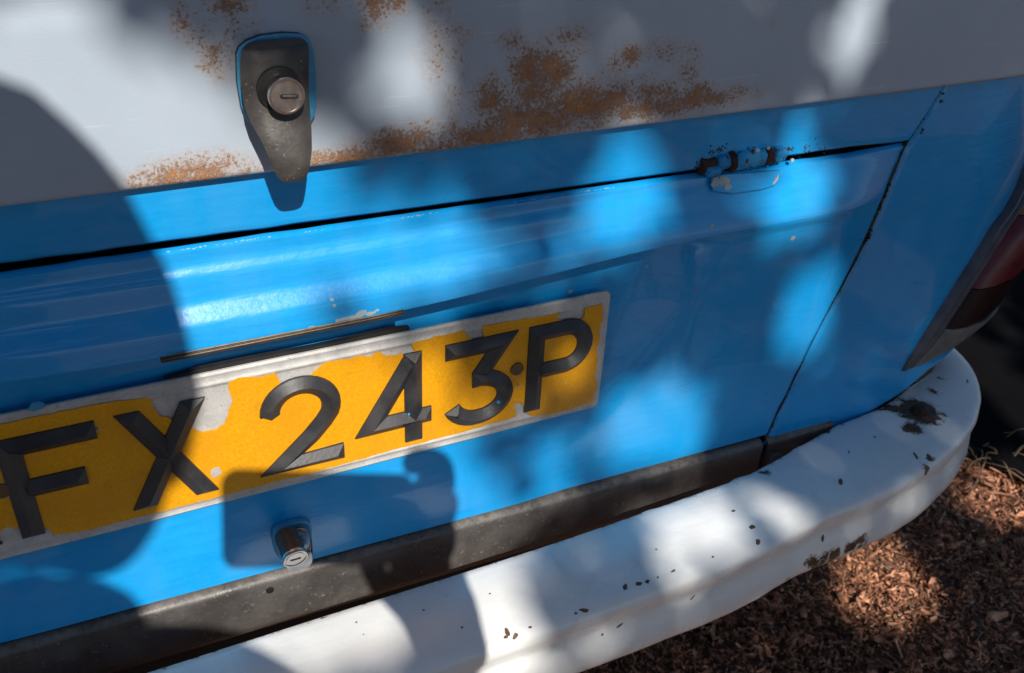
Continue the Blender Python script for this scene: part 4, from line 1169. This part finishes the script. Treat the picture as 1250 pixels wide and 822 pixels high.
def receive(o_):   # where a sun ray through o_ lands on the van or the ground
    t = (-.111 - o_[2]) / SD[2]; q = o_ + SD * t
    if -.118 < q[1] < -.035 and -1 < q[0] < .6: return 'b', q
    t = (-.115 - o_[1]) / SD[1]; q = o_ + SD * t
    if -.185 < q[2] < -.111 and -1 < q[0] < .5: return 'b', q
    t = (0 - o_[1]) / SD[1]; q = o_ + SD * t
    if q[2] > -.15 and q[0] < .6: return 'v', q
    t = (GZ - o_[2]) / SD[2]; return 'g', o_ + SD * t
e1 = np.array([math.cos(AZ), -math.sin(AZ), 0]); e2 = np.cross(e1, SD); e2 = e2 if e2[2] > 0 else -e2
CC = np.array([.02, 0, .06]) - SD * 3.7
leafV, leafF, leafM = [], [], []
def leaf(c, s, spread=.5):
    nrm = Vector(-SD) + Vector((rnd.gauss(0, spread), rnd.gauss(0, spread), rnd.gauss(0, spread))); nrm.normalize()
    t = nrm.cross(Vector((rnd.uniform(-1, 1), rnd.uniform(-1, 1), rnd.uniform(-1, 1)))).normalized(); b = nrm.cross(t)
    i0 = len(leafV); c = Vector(c)
    for (a, d, h) in ((-1, 0, 0), (-.35, .62, .12), (.45, .5, .12), (1.05, 0, -.1), (.45, -.5, .12), (-.35, -.62, .12), (0, 0, 0)):
        leafV.append(tuple(c + t * a * s + b * d * s + nrm * h * s))
    leafF.extend([(i0, i0 + 6, i0 + 1), (i0 + 1, i0 + 6, i0 + 2), (i0 + 2, i0 + 6, i0 + 3), (i0 + 3, i0 + 6, i0 + 4), (i0 + 4, i0 + 6, i0 + 5), (i0 + 5, i0 + 6, i0)])
cell = .020
a = -.75
while a < 1.15:
    b = -.80
    while b < .55:
        for k in range(3):
            aa = a + rnd.uniform(-.5, .5) * cell; bb = b + rnd.uniform(-.5, .5) * cell
            o_ = CC + e1 * aa + e2 * bb
            kd, q = receive(o_); px, py = proj(q)
            if -60 < px < 1310 and -60 < py < 890: L = litmap(kd, px, py)
            elif px <= -60 or py >= 890: L = 1.0 if noise.noise(Vector((aa * 4, bb * 4, 1))) > -.1 else 0
            else: L = 1.0 if noise.noise(Vector((aa * 7, bb * 7, 1))) > .32 else 0
            if rnd.random() < 1 - L: leaf(o_ + SD * rnd.uniform(-.18, .18), rnd.uniform(.016, .023), .35)
        b += cell
    a += cell
# the wider crown
for i in range(15000):
    aa, bb = rnd.uniform(-3.0, 3.2), rnd.uniform(-2.4, 2.4)
    if -.80 < aa < 1.20 and -.86 < bb < .60: continue
    if math.hypot(aa / 3.1, bb / 2.4) > 1: continue
    if noise.noise(Vector((aa * 2.3, bb * 2.3, 7))) > .18: continue
    if aa < -.4 and abs(bb) < 1 and rnd.random() < .6: continue
    leaf(CC + e1 * aa + e2 * bb + SD * rnd.uniform(-.5, .5), rnd.uniform(.035, .06), .6)
LEAF = simple('green_leaf', (.035, .075, .018), (.07, .12, .03), 8, (.45, .6))
BARK = simple('tree_bark', (.07, .05, .035), (.14, .105, .075), 25, (.8, .95), .01)
tree = empty('broadleaf_tree', (-2.6, -5.6, GZ))
tag(tree, 'broadleaf tree behind the photographer whose leaves shade the van', 'tree')
link_mesh('crown', leafV, leafF, LEAF, tree)
V, F = [], []
trunk = [(-2.6, -5.6, GZ - .05), (-2.55, -5.55, .6), (-2.4, -5.4, 1.9), (-2.2, -5.2, 3.0), (-2.0, -5.0, 4.6)]
tube(trunk, [.24, .17, .14, .11, .05], V, F, 14)
top_ = Vector((-2.3, -5.3, 2.4))
rnd2 = random.Random(4)
for k in range(10):
    ang = k * .62; tgt = CC + e1 * (2.3 * math.cos(ang)) + e2 * (1.7 * math.sin(ang) + .9)
    tgt = Vector(tgt); P = []
    for i in range(9):
        u = i / 8; q = top_.lerp(tgt, u); q.z += .5 * math.sin(u * math.pi) + rnd2.uniform(-.05, .05); q.y += rnd2.uniform(-.05, .05)
        P.append(tuple(q))
    # keep limbs out of the flecked opening
    ok = all(not (-.85 < (np.array(q) - CC) @ e1 < 1.2 and -.9 < (np.array(q) - CC) @ e2 < .65) for q in P)
    if ok: tube(P, [.07 * (1 - i / 9.5) + .006 for i in range(9)], V, F, 8)
link_mesh('trunk', V, F, BARK, tree, True)
